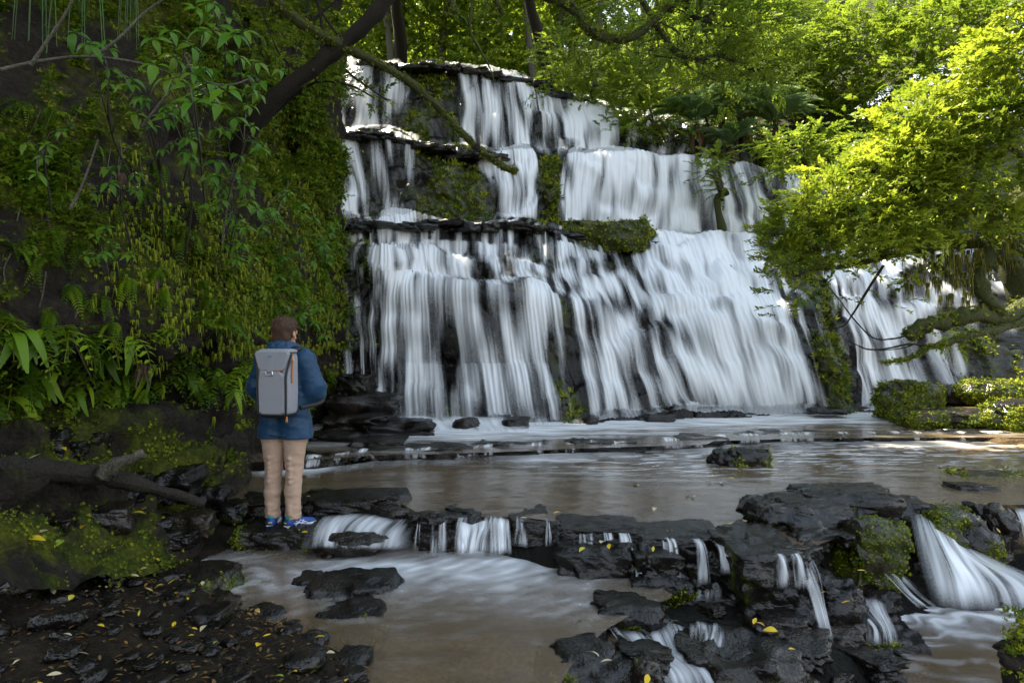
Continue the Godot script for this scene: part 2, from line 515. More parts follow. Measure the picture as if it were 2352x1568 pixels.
var moss_spots := []
func build_cliff() -> void:
	var lines := cliff_lines()
	var nu := 520
	var nv := 300
	var p := loft(lines, nu, nv)
	var rows := loft_rows(lines, nv)
	var nrm := grid_normals(p, nu, nv)
	var col := PackedColorArray()
	col.resize(p.size())
	var relief := PackedFloat32Array()
	relief.resize(p.size())
	var q := p.duplicate()
	for i in nu:
		var s := 14.0 * i / (nu - 1.0)
		for j in nv:
			var k := i * nv + j
			var n := -nrm[k] if nrm[k].z < 0 and absf(nrm[k].y) < 0.9 else nrm[k]
			if n.y < -0.5:
				n = -n
			nrm[k] = n
			var f := rock_relief(p[k])
			relief[k] = f
			q[k] = p[k] + n * (f + 0.03 * fine.get_noise_3dv(p[k] * 6.0))
			var m := cliff_moss(p[k], s, rows[j])
			col[k] = rock_color(p[k], m)
			if m > 0.55 and rng.randf() < 0.22:
				moss_spots.append([q[k], n])
	var c := put("cliff", mesh_of(q, grid_index(nu, nv), col), M.rock)
	tag(c, "dark wet stepped rock cliff behind the waterfall", "cliff", "", "structure")
	# the water runs over the same rock
	var wu := 1000
	var wv := 200
	var streams := cliff_lines(true)
	var wp := loft(streams, wu, wv)
	var wr := loft_rows(streams, wv)
	var wn := grid_normals(wp, wu, wv)
	var parts := [["waterfall", -1.0, 7.35, "wide white silky lower fall spreading over dark ledges into the pool"], ["waterfall", 7.35, 10.6, "white curtain of the middle fall dropping behind the mossy boulder"], ["waterfall", 10.6, 14.0, "upper fall splitting into thin white strands below the forest"]]
	var wc := PackedColorArray()
	wc.resize(wp.size())
	var wq := wp.duplicate()
	for i in wu:
		var s := 14.0 * i / (wu - 1.0)
		for j in wv:
			var k := i * wv + j
			var n := wn[k]
			if (n.z < 0 and absf(n.y) < 0.9) or n.y < -0.5:
				n = -n
			var r: float = wr[j]
			var flow := flow_at(s + 0.10 * fine.get_noise_2d(s * 3.0, r * 0.9), r)
			n = (n * Vector3(0.25, 1, 1)).normalized()
			wq[k] = wp[k] + n * (0.10 + 0.14 * flow + water_relief(wp[k]) + 0.015 * fine.get_noise_2d(s * 14.0, r * 0.5))
			var wob := s + 0.03 * fine.get_noise_2d(s * 4.0, r * 0.6)
			var st := 0.52 * fine.get_noise_2d(wob * 2.7 + 40.0, r * 0.45) + 0.19 * fine.get_noise_2d(wob * 7.0, r * 0.4 + 9.0) + 0.075 * fine.get_noise_2d(wob * 19.0, r * 0.3) + 0.05 * fine.get_noise_2d(wob * 48.0, r * 0.3) + 0.14 * absf(wn[k].y)
			var a := smoothstep(-0.2, 1.15, flow * 1.35 - 0.36 + st * 1.15)
			a = a * smoothstep(0.0, 0.14, flow)
			if r > 7.1 and r < 7.95 or r > 10.1 and r < 10.95:
				a *= 0.55
			if r > 6.45 and r < 7.95 and s > 2.9 and s < 7.45:   # bare rock lip, the film of water is thin
				a *= clampf(0.28 + 0.85 * fine.get_noise_2d(s * 5.0, 3.0), 0.06, 1.0)
			a *= 0.35 + 0.65 * smoothstep(0.5, 1.7, r)
			if r > 13.0:
				a *= 14.0 - r
			wc[k] = Color(1, 1, 1, a * 0.90)
	var idx := grid_index(wu, wv)
	for pt in parts:
		var sub := PackedInt32Array()
		var remap := {}
		var v2 := PackedVector3Array()
		var c2 := PackedColorArray()
		for t in range(0, idx.size(), 6):
			var r: float = wr[idx[t] % wv]
			if r < pt[1] or r >= pt[2]:
				continue
			if wc[idx[t]].a + wc[idx[t + 1]].a + wc[idx[t + 2]].a + wc[idx[t + 5]].a < 0.02:
				continue
			for e in 6:
				var k := idx[t + e]
				if not remap.has(k):
					remap[k] = v2.size()
					v2.append(wq[k])
					c2.append(wc[k])
				sub.append(remap[k])
		var o := put(pt[0], mesh_of(v2, sub, c2), M.veil)
		tag(o, pt[3], "waterfall", "", "structure")

func build_lip_rocks() -> void:
	# broken slabs along the brinks
	var lines := cliff_lines()
	var i := 500
	for g in [[7, 1.4, 7.5, 20, 0.17, "dark wet slab along the brink of the lower fall", "slabs along the brink of the lower fall"], [10, 0.9, 3.9, 9, 0.17, "dark wet slab along the brink of the middle fall", "slabs along the brink of the middle fall"], [13, 1.6, 5.6, 10, 0.17, "dark wet slab along the crest of the upper fall", "slabs along the crest of the upper fall"]]:
		for k in g[3]:
			var s: float = lerpf(g[1], g[2], k / (g[3] - 1.0)) + rng.randf_range(-0.06, 0.06)
			var n := clampi(int(s), 0, 13)
			var p: Vector3 = lines[n][g[0]].lerp(lines[n + 1][g[0]], s - n)
			var size := Vector3(rng.randf_range(0.4, 1.15), g[4] * rng.randf_range(0.6, 1.25), rng.randf_range(0.5, 0.9))
			var sp := []
			var o := put("brink_slab", rock_mesh(size, i, 0.8, 10, 0.12, sp, 1.0), M.rock, null, p + Vector3(0, rng.randf_range(-0.06, 0.05), 0.12))
			o.rotation = Vector3(rng.randf_range(-0.08, 0.08), rng.randf_range(-0.35, 0.35), rng.randf_range(-0.06, 0.06))
			tag(o, g[5], "rock", g[6])
			i += 1

# ---------- ground, banks, pools ----------
func heightfield(x0: float, x1: float, z0: float, z1: float, step: float, mode: int, called: String, label: String, m: Material) -> MeshInstance3D:
	var nx := int((x1 - x0) / step) + 1
	var nz := int((z1 - z0) / step) + 1
	var v := PackedVector3Array()
	var c := PackedColorArray()
	v.resize(nx * nz)
	c.resize(nx * nz)
	for i in nx:
		for j in nz:
			var x := x0 + i * step
			var z := z1 - j * step
			var y := 0.0
			var col := Color(0.03, 0.025, 0.018)
			if mode == 0:
				y = hill_height(x, z)
				var g := 0.5 + 0.5 * fbm.get_noise_2d(x * 0.8, z * 0.8)
				col = Color(0.03, 0.024, 0.014).lerp(Color(0.035, 0.05, 0.010), g)
			else:
				y = bed_height(x, z)
				var g := 0.5 + 0.5 * fbm.get_noise_2d(x * 1.6, z * 2.4)
				g = smoothstep(0.3, 0.6, g)
				if bank_side(x, z) > 0.0:
					col = Color(0.014, 0.010, 0.006).lerp(Color(0.036, 0.026, 0.015), g)
				else:
					# bare dark ledge rock shows along the lip, tan gravel farther back
					var lip := smoothstep(0.0, 0.5, -0.35 * maxf(x, -1.0) + 0.0 - (-z - 6.35) + 0.5 * fbm.get_noise_2d(x * 1.3, z * 1.3)) if x > -1.3 and z < -4.3 else 0.0
					if x > 0.75 and z > -6.2:
						lip = 1.0
					col = Color(0.05, 0.038, 0.024).lerp(Color(0.30, 0.205, 0.11), g * (1.0 - lip)).lerp(Color(0.012, 0.011, 0.010), lip * 0.8)
			v[i * nz + j] = Vector3(x, y, z)
			c[i * nz + j] = col
	var o := put(called, mesh_of(v, grid_index(nx, nz), c), m)
	tag(o, label, "ground", "", "structure")
	return o

func hill_height(x: float, z: float) -> float:
	var d := -z
	var y := 7.4 + 0.5 * maxf(d - 24.0, 0.0) + 0.5 * fbm.get_noise_2d(x * 0.3, z * 0.3)
	y += 0.55 * maxf(x - 6.0, 0.0)
	y = lerpf(y, 8.1 + 0.5 * maxf(d - 24.0, 0.0), smoothstep(2.0, -2.0, x)) if d > 20.5 else y
	if d < 20.5:
		y -= (20.5 - d) * 0.5
	return y

var BED := []
func bed_height(x: float, z: float) -> float:
	if BED.is_empty():
		BED = [[-3, -11, .1], [0, -11.5, .1], [3, -12, .1], [6, -12.5, .1], [9, -12, .4], [-1, -9.3, .1], [2, -9.8, .1], [5, -9.9, .1], [8, -9.5, .2],
			[-2.4, -7.5, .0], [0, -7.5, -.02], [2, -7.5, 0], [4.5, -7.5, 0], [6.2, -8, .0], [7.5, -7, .1], [0, -6.0, .11], [0.6, -5.6, .12], [1.3, -5.3, .12], [2.0, -5.0, .11], [2.6, -5.6, .1], [1.5, -5.9, .09], [3, -6.5, .05], [-2.6, -6.6, .02], [-1.2, -6.8, .0],
			[-1.5, -5.2, -.32], [-.3, -5, -.30], [.3, -4.4, -.26], [-.8, -4.2, -.28], [-1.9, -4.9, -.32], [0, -3.6, -.26], [-.2, -3.0, -.3], [.6, -4.0, -.25], [.9, -4.9, -.3],
			[1.4, -4.7, -.25], [2.0, -4.4, -.35], [1.0, -3.2, -.8], [2, -3.2, -.85], [3, -4.4, -.85], [3.9, -5.0, -.8], [4.5, -4.2, -.9], [2.4, -3.6, -.85], [5.5, -5.2, -.6], [3.4, -5.9, -.25], [3.3, -5.4, -.55], [3.7, -5.6, -.45], [4.3, -5.3, -.75], [3.5, -5.1, -.8], [2.9, -4.9, -.85], [4.8, -5.8, -.3], [2.6, -4.6, -.8],
			[-2.2, -3.6, .10], [-3, -4, .2], [-1.6, -3.2, .06], [-1, -2.8, .0], [-3.5, -3, .3], [-3.6, -5, .45], [-2.7, -4.7, .0], [-1.3, -3.5, -.02], [-2.3, -4.3, .03], [-4.5, -4.5, .7], [-5.2, -6, .9], [-4, -7, .7],
			[0, 0, -.0], [-2, 0, .2], [2, 0, -.5], [0, 2.5, .05], [-4, 1, .6], [4, 0, -.7], [6, -3, -.6], [8, -5, .2], [10, -8, 1.0], [10, -3, .6], [6, 3, .1], [-6, 3, 1.0]]
	var sw := 0.0
	var sy := 0.0
	for b in BED:
		var dx: float = x - b[0]
		var dz: float = z - b[1]
		var w := 1.0 / pow(dx * dx + dz * dz + 0.04, 2.0)
		sw += w
		sy += w * b[2]
	return sy / sw + 0.035 * fbm.get_noise_2d(x * 1.5, z * 1.5) + 0.012 * fine.get_noise_2d(x * 9.0, z * 9.0)

func bank_side(x: float, z: float) -> float:
	# positive on the stony bank beside the lower pool
	return -0.55 - x - 0.52 * (-z - 3.2) - (0.35 if z < -4.4 else 0.0) + 0.15 * fine.get_noise_2d(x * 2.0, z * 2.0)

func build_hillside() -> void:
	heightfield(-34.0, 40.0, -75.0, -18.0, 0.6, 0, "hillside", "shaded forest floor rising behind the falls", M.soil)

func build_stream_bed() -> void:
	heightfield(-7.0, 11.0, -13.5, 3.5, 0.055, 1, "stream_bed", "brown gravel and dark stone bed under the stream", M.soil)
	# the far ground round the photographer
	var v := PackedVector3Array()
	for a in 33:
		var t := TAU * a / 32.0
		for r in [9.0, 30.0, 120.0]:
			v.append(Vector3(cos(t) * r, -1.6 + 0.2 * sin(t * 3.0) + (4.0 if r > 20 else 0.0), sin(t) * r + 2.0))
	var g := put("ground", mesh_of(v, grid_index(33, 3), PackedColorArray(range(99).map(func(_k): return Color(0.03, 0.032, 0.014)))), M.soil)
	tag(g, "dark forest ground around the stream", "ground", "", "structure")

# left bank: a steep mossy slope with an undercut shelf, then a stepped rock bench
func bank_lines() -> Array:
	var us := [-900.0, -500.0, -250.0, 0.0, 200.0, 400.0, 530.0, 590.0, 640.0, 700.0, 745.0, 790.0]
	var ds := [2.6, 3.4, 4.1, 4.9, 5.5, 6.4, 7.3, 8.3, 9.4, 10.6, 11.5, 12.3]
	var vb := [1420.0, 1400.0, 1350.0, 1300.0, 1280.0, 1250.0, 1130.0, 1085.0, 1060.0, 1030.0, 1015.0, 1000.0]
	var dent := [0.3, 0.3, 0.3, 0.4, 0.5, 0.7, 0.3, 0.05, 0.0, 0.0, 0.0, 0.0]     # how deep the shelf is undercut
	var bench := [1.0, 1.0, 1.1, 1.2, 1.25, 1.2, 0.7, 0.4, 0.3, 0.2, 0.1, 0.1]
	var cave := [0.0, 0.0, 0.0, 0.0, 0.0, 0.1, 0.9, 1.7, 2.0, 0.8, 0.2, 0.1]     # dark hollow above
	var out := []
	for i in us.size():
		var u: float = us[i]
		var d: float = ds[i]
		var low := func(v: float) -> float: return lerpf(775.0, vb[i], (v - 775.0) / (1290.0 - 775.0))
		var line := []
		line.append(at(u, vb[i] + 60.0, d - bench[i] - 0.25))
		line.append(at(u, vb[i], d - bench[i] - 0.05))
		line.append(at(u, low.call(1215.0), d - bench[i] * 0.85))
		line.append(at(u, low.call(1190.0), d - bench[i] * 0.62))
		line.append(at(u, low.call(1100.0), d - bench[i] * 0.55))
		line.append(at(u, low.call(1075.0), d - bench[i] * 0.25))
		line.append(at(u, low.call(975.0), d - bench[i] * 0.15))
		line.append(at(u, low.call(955.0), d + dent[i] * 0.5))
		line.append(at(u, low.call(890.0), d + dent[i]))
		line.append(at(u, low.call(830.0), d + dent[i] * 0.8))
		line.append(at(u, low.call(812.0), d + dent[i] * 0.5))
		line.append(at(u, low.call(800.0), d - 0.28))
		line.append(at(u, 758.0, d - 0.34))
		line.append(at(u, 650.0, d - 0.12))
		line.append(at(u, 480.0, d + 0.15 + cave[i] * 0.3))
		line.append(at(u, 350.0, d + 0.4 + cave[i]))
		line.append(at(u, 240.0, d + 0.5 + cave[i] * 0.7))
		line.append(at(u, 100.0, d + 0.9))
		line.append(at(u, -120.0, d + 1.5))
		line.append(at(u, -500.0, d + 3.2))
		out.append(line)
	return out

var bank_p := PackedVector3Array()
var bank_n := PackedVector3Array()
var bank_m := PackedFloat32Array()
const BU := 330
const BV := 300
func build_bank() -> void:
	var lines := bank_lines()
	var p := loft(lines, BU, BV)
	var rows := loft_rows(lines, BV)
	var n := grid_normals(p, BU, BV)
	var c := PackedColorArray()
	c.resize(p.size())
	bank_m.resize(p.size())
	for i in BU:
		for j in BV:
			var k := i * BV + j
			if n[k].x < 0 and absf(n[k].y) < 0.7 or n[k].y < -0.7 and rows[j] < 7.0:
				n[k] = -n[k]
			var q := p[k]
			var r: float = rows[j]
			var h := 0.16 * fbm.get_noise_3dv(q * 1.1) + 0.05 * fbm.get_noise_3dv(q * 4.0)
			if r < 12.2:
				var bed := q.y * 5.0 + 0.7 * fbm.get_noise_3dv(q * 0.7)
				h += 0.05 * cells.get_noise_3d(q.x * 3.0, floorf(bed) * 2.0, q.z * 3.0) + 0.03 * (bed - floorf(bed))
			p[k] = q + n[k] * h
			var m := fbm.get_noise_3dv(q * 0.8) * 1.5 + 0.6 * fbm.get_noise_3dv(q * 4.0)
			if r > 12.0:
				m += 0.16
			elif r > 7.2:
				m -= 0.4
			elif n[k].y > 0.5:
				m += 0.05
			else:
				m -= 0.2
			m += 1.2 * exp(-q.distance_squared_to(at(545, 670, 7.0)) / 0.35) + 0.9 * exp(-q.distance_squared_to(at(430, 1020, 5.8)) / 0.14) + 0.7 * exp(-q.distance_squared_to(at(705, 380, 11.0)) / 1.0)
			m = clampf(m * 2.2 + 0.3, 0.0, 1.0)
			bank_m[k] = m
			var g := 0.5 + 0.5 * fine.get_noise_3dv(q * 4.0)
			var soil := Color(0.024, 0.019, 0.014).lerp(Color(0.045, 0.036, 0.027), g)
			c[k] = soil.lerp(Color(0.04, 0.058, 0.006).lerp(Color(0.12, 0.13, 0.012), g), m)
	bank_p = p
	bank_n = n
	var o := put("bank", mesh_of(p, grid_index(BU, BV), c), M.soil)
	tag(o, "steep dark mossy bank with an undercut rock shelf beside the hiker", "bank", "", "structure")

func poly(points: Array, y: float) -> Array:
	# points [u, v] on a level water surface of height y
	var out := []
	for q in points:
		out.append(at(q[0], q[1], (EYE - y) * LENS / (q[1] - 784.0)))
	return out

func resample(pts: Array, n: int) -> Array:
	var lens := [0.0]
	for i in range(1, pts.size()):
		lens.append(lens[-1] + pts[i].distance_to(pts[i - 1]))
	var out := []
	var r := 1
	for i in n:
		var want: float = lens[-1] * i / (n - 1.0)
		while r < pts.size() - 1 and lens[r] < want:
			r += 1
		out.append(pts[r - 1].lerp(pts[r], (want - lens[r - 1]) / maxf(lens[r] - lens[r - 1], 1e-6)))
	return out

func pool(front: Array, back: Array, label: String, mode: int) -> void:
	var nu := 260
	var nv := 120
	var f := resample(front, nu)
	var b := resample(back, nu)
	var v := PackedVector3Array()
	var fv := PackedVector3Array()
	var c := PackedColorArray()
	v.resize(nu * nv)
	fv.resize(nu * nv)
	c.resize(nu * nv)
	for i in nu:
		for j in nv:
			var t := j / (nv - 1.0)
			var s := i / (nu - 1.0)
			var q: Vector3 = f[i].lerp(b[i], t)
			var k := i * nv + j
			q.y += 0.006 * fbm.get_noise_2d(q.x * 1.2, q.z * 2.2)
			v[k] = q
			fv[k] = q + Vector3(0, 0.006, 0)
			c[k] = Color(1, 1, 1, foam(mode, s, t, q))
	var o := put("pool_water", mesh_of(v, grid_index(nu, nv)), M.pool)
	tag(o, label, "water", "", "structure")
	var w := put("foam", mesh_of(fv, grid_index(nu, nv), c), M.veil, o)
	w.set_meta("kind", "stuff")

func foam(mode: int, s: float, t: float, q: Vector3) -> float:
	# drifting foam, drawn out along the current
	var wisp := 0.0
	var a := 0.0
	if mode == 1:
		var turb := fbm.get_noise_2d(q.x * 0.9 + 0.4 * q.z, q.z * 2.2)
		var near := smoothstep(0.12, 0.62, t + 0.22 * turb)
		wisp = fine.get_noise_2d(q.x * 0.8 + q.z * 1.2, q.z * 9.0 - q.x * 1.0)
		a = near * (0.85 + 0.3 * wisp) + 0.10 * smoothstep(0.1, 0.8, wisp)
		a *= smoothstep(0.02, 0.12, s) * 0.95
	elif mode == 2:
		var warp := fbm.get_noise_2d(q.x * 0.5, q.z * 0.9) * 1.3
		wisp = fine.get_noise_2d(q.x * 0.7 + warp, q.z * 6.5 + q.x * 0.8 + warp * 2.0) * 0.6 + fine.get_noise_2d(q.x * 1.8, q.z * 17.0 + q.x * 2.6) * 0.4
		var edge := smoothstep(0.72, 1.05, t + 0.10 * fbm.get_noise_2d(q.x * 1.1, 3.0)) * smoothstep(-0.5, 0.4, fbm.get_noise_2d(q.x * 0.8, 11.0))
		var streak := smoothstep(0.0, 0.7, wisp) * smoothstep(0.25, 0.8, t) * smoothstep(0.15, 0.5, s)
		a = edge * 0.8 + streak * 0.7
	elif mode == 3:
		# below the ledges: white boils at the back that trail off toward the outflow
		var boil := 0.0
		for spot in [[-0.15, -5.15, 0.75, 0.85], [0.45, -5.2, 0.5, 0.55], [-0.95, -5.05, 0.6, 0.85], [-1.15, -4.8, 0.5, 0.45], [-2.2, -5.3, 0.3, 0.3], [0.2, -4.6, 0.6, 0.25]]:
			var dx: float = (q.x - spot[0]) / spot[2]
			var dz: float = (q.z - spot[1]) / (spot[2] * 0.6)
			boil = maxf(boil, spot[3] * exp(-(dx * dx + dz * dz)))
		var swirl := Vector2(q.x + 2.0, (q.z + 4.85) * 1.5)
		var ring := exp(-pow((swirl.length() - 0.42) * 9.0, 2.0)) + 0.7 * exp(-pow((swirl.length() - 0.22) * 10.0, 2.0))
		ring *= smoothstep(-0.6, 0.9, fine.get_noise_2d(atan2(swirl.y, swirl.x) * 1.3, swirl.length() * 5.0))
		wisp = fine.get_noise_2d(q.x * 2.2 - q.z * 1.5, (q.z + q.x * 0.8) * 6.0) * 0.6 + fbm.get_noise_2d(q.x * 2.0, q.z * 3.0)
		a = boil * (0.72 + 0.35 * wisp) + 0.12 * smoothstep(0.15, 0.9, wisp) * smoothstep(-3.4, -4.6, q.z) + 0.26 * ring
	else:
		var warp := fbm.get_noise_2d(q.x * 0.9, q.z * 0.9)
		wisp = fine.get_noise_2d(q.x * 1.2 + warp, q.z * 6.0 + warp * 2.0)
		a = smoothstep(0.55, 1.0, t + 0.1 * warp) * (0.65 + 0.4 * wisp) + 0.25 * smoothstep(0.1, 0.8, wisp) * t
	return clampf(a, 0.0, 0.95)

func build_pools() -> void:
	# the pool at the foot of the falls, held by a low sill
	pool(poly([[560, 1062], [720, 1056], [860, 1046], [1080, 1040], [1200, 1036], [1300, 1031], [1620, 1021], [1640, 1013], [1800, 1008], [2000, 1005], [2352, 1005], [2700, 1005]], 0.25),
		poly([[560, 975], [780, 968], [900, 965], [1060, 968], [1300, 965], [1450, 945], [1700, 940], [1900, 935], [2020, 925], [2200, 918], [2352, 915], [2700, 915]], 0.25), "brown pool with white foam at the foot of the waterfall", 1)
	# the wide shallow pool in front of the sill
	pool(poly([[520, 1148], [640, 1142], [740, 1142], [905, 1146], [960, 1178], [1060, 1186], [1190, 1186], [1310, 1200], [1470, 1222], [1600, 1235], [1750, 1262], [1850, 1262], [1950, 1225], [2060, 1175], [2200, 1160], [2352, 1158], [2600, 1155]], 0.14),
		poly([[520, 1085], [640, 1082], [720, 1078], [860, 1060], [1000, 1054], [1080, 1050], [1200, 1046], [1300, 1041], [1620, 1030], [1650, 1022], [1800, 1016], [2000, 1013], [2352, 1012], [2500, 1012], [2600, 1012]], 0.14), "wide shallow brown pool with drifting foam beside the hiker", 2)
	# below the first ledge
	pool(poly([[280, 1300], [420, 1360], [560, 1430], [680, 1480], [800, 1560], [860, 1640], [1000, 1700], [1200, 1680], [1270, 1600], [1330, 1500], [1400, 1440], [1480, 1395], [1540, 1375]], -0.12),
		poly([[280, 1262], [420, 1256], [560, 1252], [700, 1250], [850, 1235], [960, 1240], [1060, 1252], [1190, 1256], [1290, 1270], [1400, 1300], [1470, 1325], [1510, 1345], [1545, 1365]], -0.12), "brown eddying pool with white boils below the dark ledge", 3)
	# lowest water
	pool(poly([[1150, 1760], [1400, 1780], [1700, 1800], [2000, 1800], [2300, 1800], [2700, 1800]], -0.55),
		poly([[1350, 1545], [1500, 1545], [1800, 1500], [1960, 1440], [2150, 1380], [2700, 1330]], -0.55), "lowest brown pool under the mossy rocks", 4)

# ---------- small cascades ----------
func veil(label: String, lines: Array, dens: float, nu: int, nv: int, sd: float, streak := 9.0, parent: Node3D = null, edge := 0.25) -> MeshInstance3D:
	# lines: paths of the water from lip to foot, side by side
	var ns := lines.size()
	var v := PackedVector3Array()
	var c := PackedColorArray()
	v.resize(nu * nv)
	c.resize(nu * nv)
	for i in nu:
		var s := i / (nu - 1.0)
		var f := s * (ns - 1.0)
		var k := clampi(int(f), 0, ns - 2)
		var path := []
		for r in lines[0].size():
			path.append(cr(lines[maxi(k - 1, 0)][r], lines[k][r], lines[k + 1][r], lines[mini(k + 2, ns - 1)][r], f - k))
		for j in nv:
			var t := j / (nv - 1.0)
			var p: Vector3 = along(path, t * (path.size() - 1.0))
			v[i * nv + j] = p + Vector3(0, 0.0, 0.02) * fine.get_noise_2d(s * streak * 0.7, t + sd)
			var n := 0.55 * fine.get_noise_2d(s * streak + sd * 7.0, t * 0.7 + sd) + 0.35 * fine.get_noise_2d(s * streak * 2.7, t * 1.1 + sd * 3.0) + 0.2 * fine.get_noise_2d(s * streak * 6.0, t * 1.4 + sd)
			var a := dens + n * 0.5
			if edge < 0.05:
				a *= smoothstep(-0.15, 0.25, fine.get_noise_2d(s * 13.0 + sd, 5.0))
			a *= smoothstep(0.0, edge, s) * smoothstep(1.0, 1.0 - edge, s) * smoothstep(-0.02, 0.25, t) * smoothstep(1.0, 0.78, t)
			c[i * nv + j] = Color(1, 1, 1, clampf(a, 0.0, 0.93))
	var o := put("cascade", mesh_of(v, grid_index(nu, nv), c), M.veil, parent)
	if parent == null:
		tag(o, label, "cascade", "", "structure")
	return o

func cas(label: String, rows: Array, dens: float, sd: float, streak := 9.0, nu := 70) -> void:
	var lines := []
	for r in rows:
		var line := []
		for q in r:
			line.append(at(q[0], q[1], q[2]))
		lines.append(line)
	veil(label, lines, dens, nu, 26, sd, streak)

func build_cascades() -> void:
	# the sill between the two upper pools
	var front := poly([[700, 1074], [860, 1057], [1080, 1048], [1200, 1044], [1300, 1039], [1440, 1035], [1620, 1029]], 0.14)
	var lines := []
	for q in resample(front, 40):
		var h: float = 0.02 * fine.get_noise_2d(q.x * 3.0, 1.0)
		q.z += 0.22 * fbm.get_noise_2d(q.x * 0.9, 7.0)
		lines.append([q + Vector3(0, 0.125 + h, -0.16), q + Vector3(0, 0.12 + h, -0.03), q + Vector3(0, 0.06, 0.03), q + Vector3(0, 0.0, 0.05)])
	veil("row of tiny white spills over the low rock sill before the falls", lines, 0.42, 420, 14, 3.0, 60.0, null, 0.01)
	front = poly([[1640, 1021], [1800, 1015], [2000, 1012], [2200, 1012], [2420, 1012]], 0.14)
	lines = []
	for q in resample(front, 30):
		lines.append([q + Vector3(0, 0.125, -0.16), q + Vector3(0, 0.12, -0.03), q + Vector3(0, 0.06, 0.03), q + Vector3(0, 0.0, 0.05)])
	veil("row of tiny white spills over the sill below the mossy boulders", lines, 0.45, 320, 14, 5.0, 50.0, null, 0.01)
	# steps by the foot of the falls
	cas("thin milky spill over the dark steps by the bank", [[[795, 955, 10.5], [790, 985, 10.0], [770, 1000, 9.6], [760, 1040, 9.0]], [[850, 958, 10.5], [850, 985, 10.0], [850, 1005, 9.6], [845, 1045, 8.95]], [[905, 955, 10.6], [925, 985, 10.1], [935, 1010, 9.6], [940, 1045, 8.95]]], 0.25, 1.0, 6.0)
	cas("broad foaming apron between rounded rocks at the foot of the falls", [[[900, 950, 11.2], [905, 970, 10.6], [920, 990, 10.1], [930, 1012, 9.5]], [[980, 952, 11.1], [1000, 972, 10.6], [1010, 992, 10.1], [1020, 1015, 9.4]], [[1100, 955, 11.0], [1110, 975, 10.5], [1120, 990, 10.1], [1130, 1010, 9.5]], [[1230, 958, 10.9], [1230, 975, 10.5], [1235, 985, 10.2], [1240, 1000, 9.8]]], 0.62, 2.0, 6.0, 90)
	# over the first ledge
	cas("thin white trickles over the ledge behind the hiker", [[[535, 1150, 6.5], [535, 1160, 6.15], [530, 1175, 6.1], [528, 1195, 6.05]], [[570, 1150, 6.5], [568, 1160, 6.15], [566, 1175, 6.1], [562, 1195, 6.05]], [[610, 1150, 6.5], [610, 1160, 6.15], [610, 1175, 6.1], [608, 1195, 6.05]]], 0.15, 3.0, 7.0)
	cas("thin white trickle beside the hiker's shoes", [[[655, 1150, 6.4], [655, 1160, 6.1], [652, 1175, 6.05], [650, 1195, 6.0]], [[690, 1150, 6.4], [690, 1160, 6.1], [690, 1175, 6.05], [688, 1195, 6.0]], [[730, 1150, 6.4], [730, 1162, 6.1], [732, 1178, 6.0], [735, 1192, 5.95]]], 0.1, 4.0, 5.0)
	cas("smooth curling white pour through the gap in the ledge", [[[715, 1186, 6.0], [712, 1194, 5.8], [700, 1215, 5.5], [690, 1250, 5.3], [680, 1262, 5.2]], [[790, 1180, 6.0], [770, 1192, 5.75], [755, 1215, 5.5], [745, 1245, 5.32], [745, 1260, 5.2]], [[860, 1178, 6.0], [840, 1190, 5.75], [815, 1212, 5.55], [800, 1245, 5.35], [800, 1262, 5.25]], [[930, 1180, 6.0], [915, 1196, 5.75], [890, 1218, 5.55], [875, 1245, 5.4], [870, 1262, 5.3]], [[975, 1188, 5.95], [965, 1205, 5.72], [955, 1225, 5.58], [945, 1248, 5.45], [940, 1264, 5.35]]], 0.42, 5.0, 4.5, 110)
	cas("short white fall down the notch in the dark ledge", [[[1045, 1186, 5.75], [1046, 1205, 5.5], [1046, 1235, 5.4], [1045, 1276, 5.3]], [[1090, 1186, 5.75], [1090, 1208, 5.5], [1085, 1238, 5.4], [1080, 1280, 5.28]], [[1135, 1186, 5.75], [1132, 1210, 5.5], [1120, 1238, 5.4], [1115, 1280, 5.28]]], 0.62, 6.0, 5.0)
	cas("single narrow white spout over the dark ledge", [[[1143, 1188, 5.7], [1143, 1202, 5.5], [1143, 1235, 5.4], [1142, 1275, 5.3]], [[1158, 1188, 5.7], [1158, 1200, 5.5], [1158, 1235, 5.4], [1158, 1275, 5.3]], [[1172, 1188, 5.7], [1172, 1202, 5.5], [1174, 1235, 5.4], [1178, 1275, 5.3]]], 0.6, 7.0, 2.0, 30)
	cas("faint trickle down the corner of the broad dark slab", [[[1440, 1255, 5.1], [1445, 1275, 4.9], [1452, 1310, 4.85], [1450, 1345, 4.8]], [[1462, 1255, 5.1], [1466, 1275, 4.88], [1470, 1310, 4.84], [1472, 1345, 4.78]], [[1485, 1255, 5.1], [1487, 1275, 4.88], [1487, 1310, 4.84], [1490, 1345, 4.78]]], 0.2, 8.0, 3.0, 30)
	cas("faint smear of water down the stepped dark rock", [[[1560, 1320, 5.0], [1570, 1330, 4.9], [1580, 1350, 4.8], [1570, 1385, 4.7]], [[1630, 1318, 5.0], [1640, 1328, 4.9], [1650, 1350, 4.8], [1650, 1385, 4.7]], [[1700, 1318, 5.0], [1705, 1332, 4.9], [1715, 1352, 4.8], [1720, 1388, 4.7]]], 0.05, 9.0, 5.0, 40)
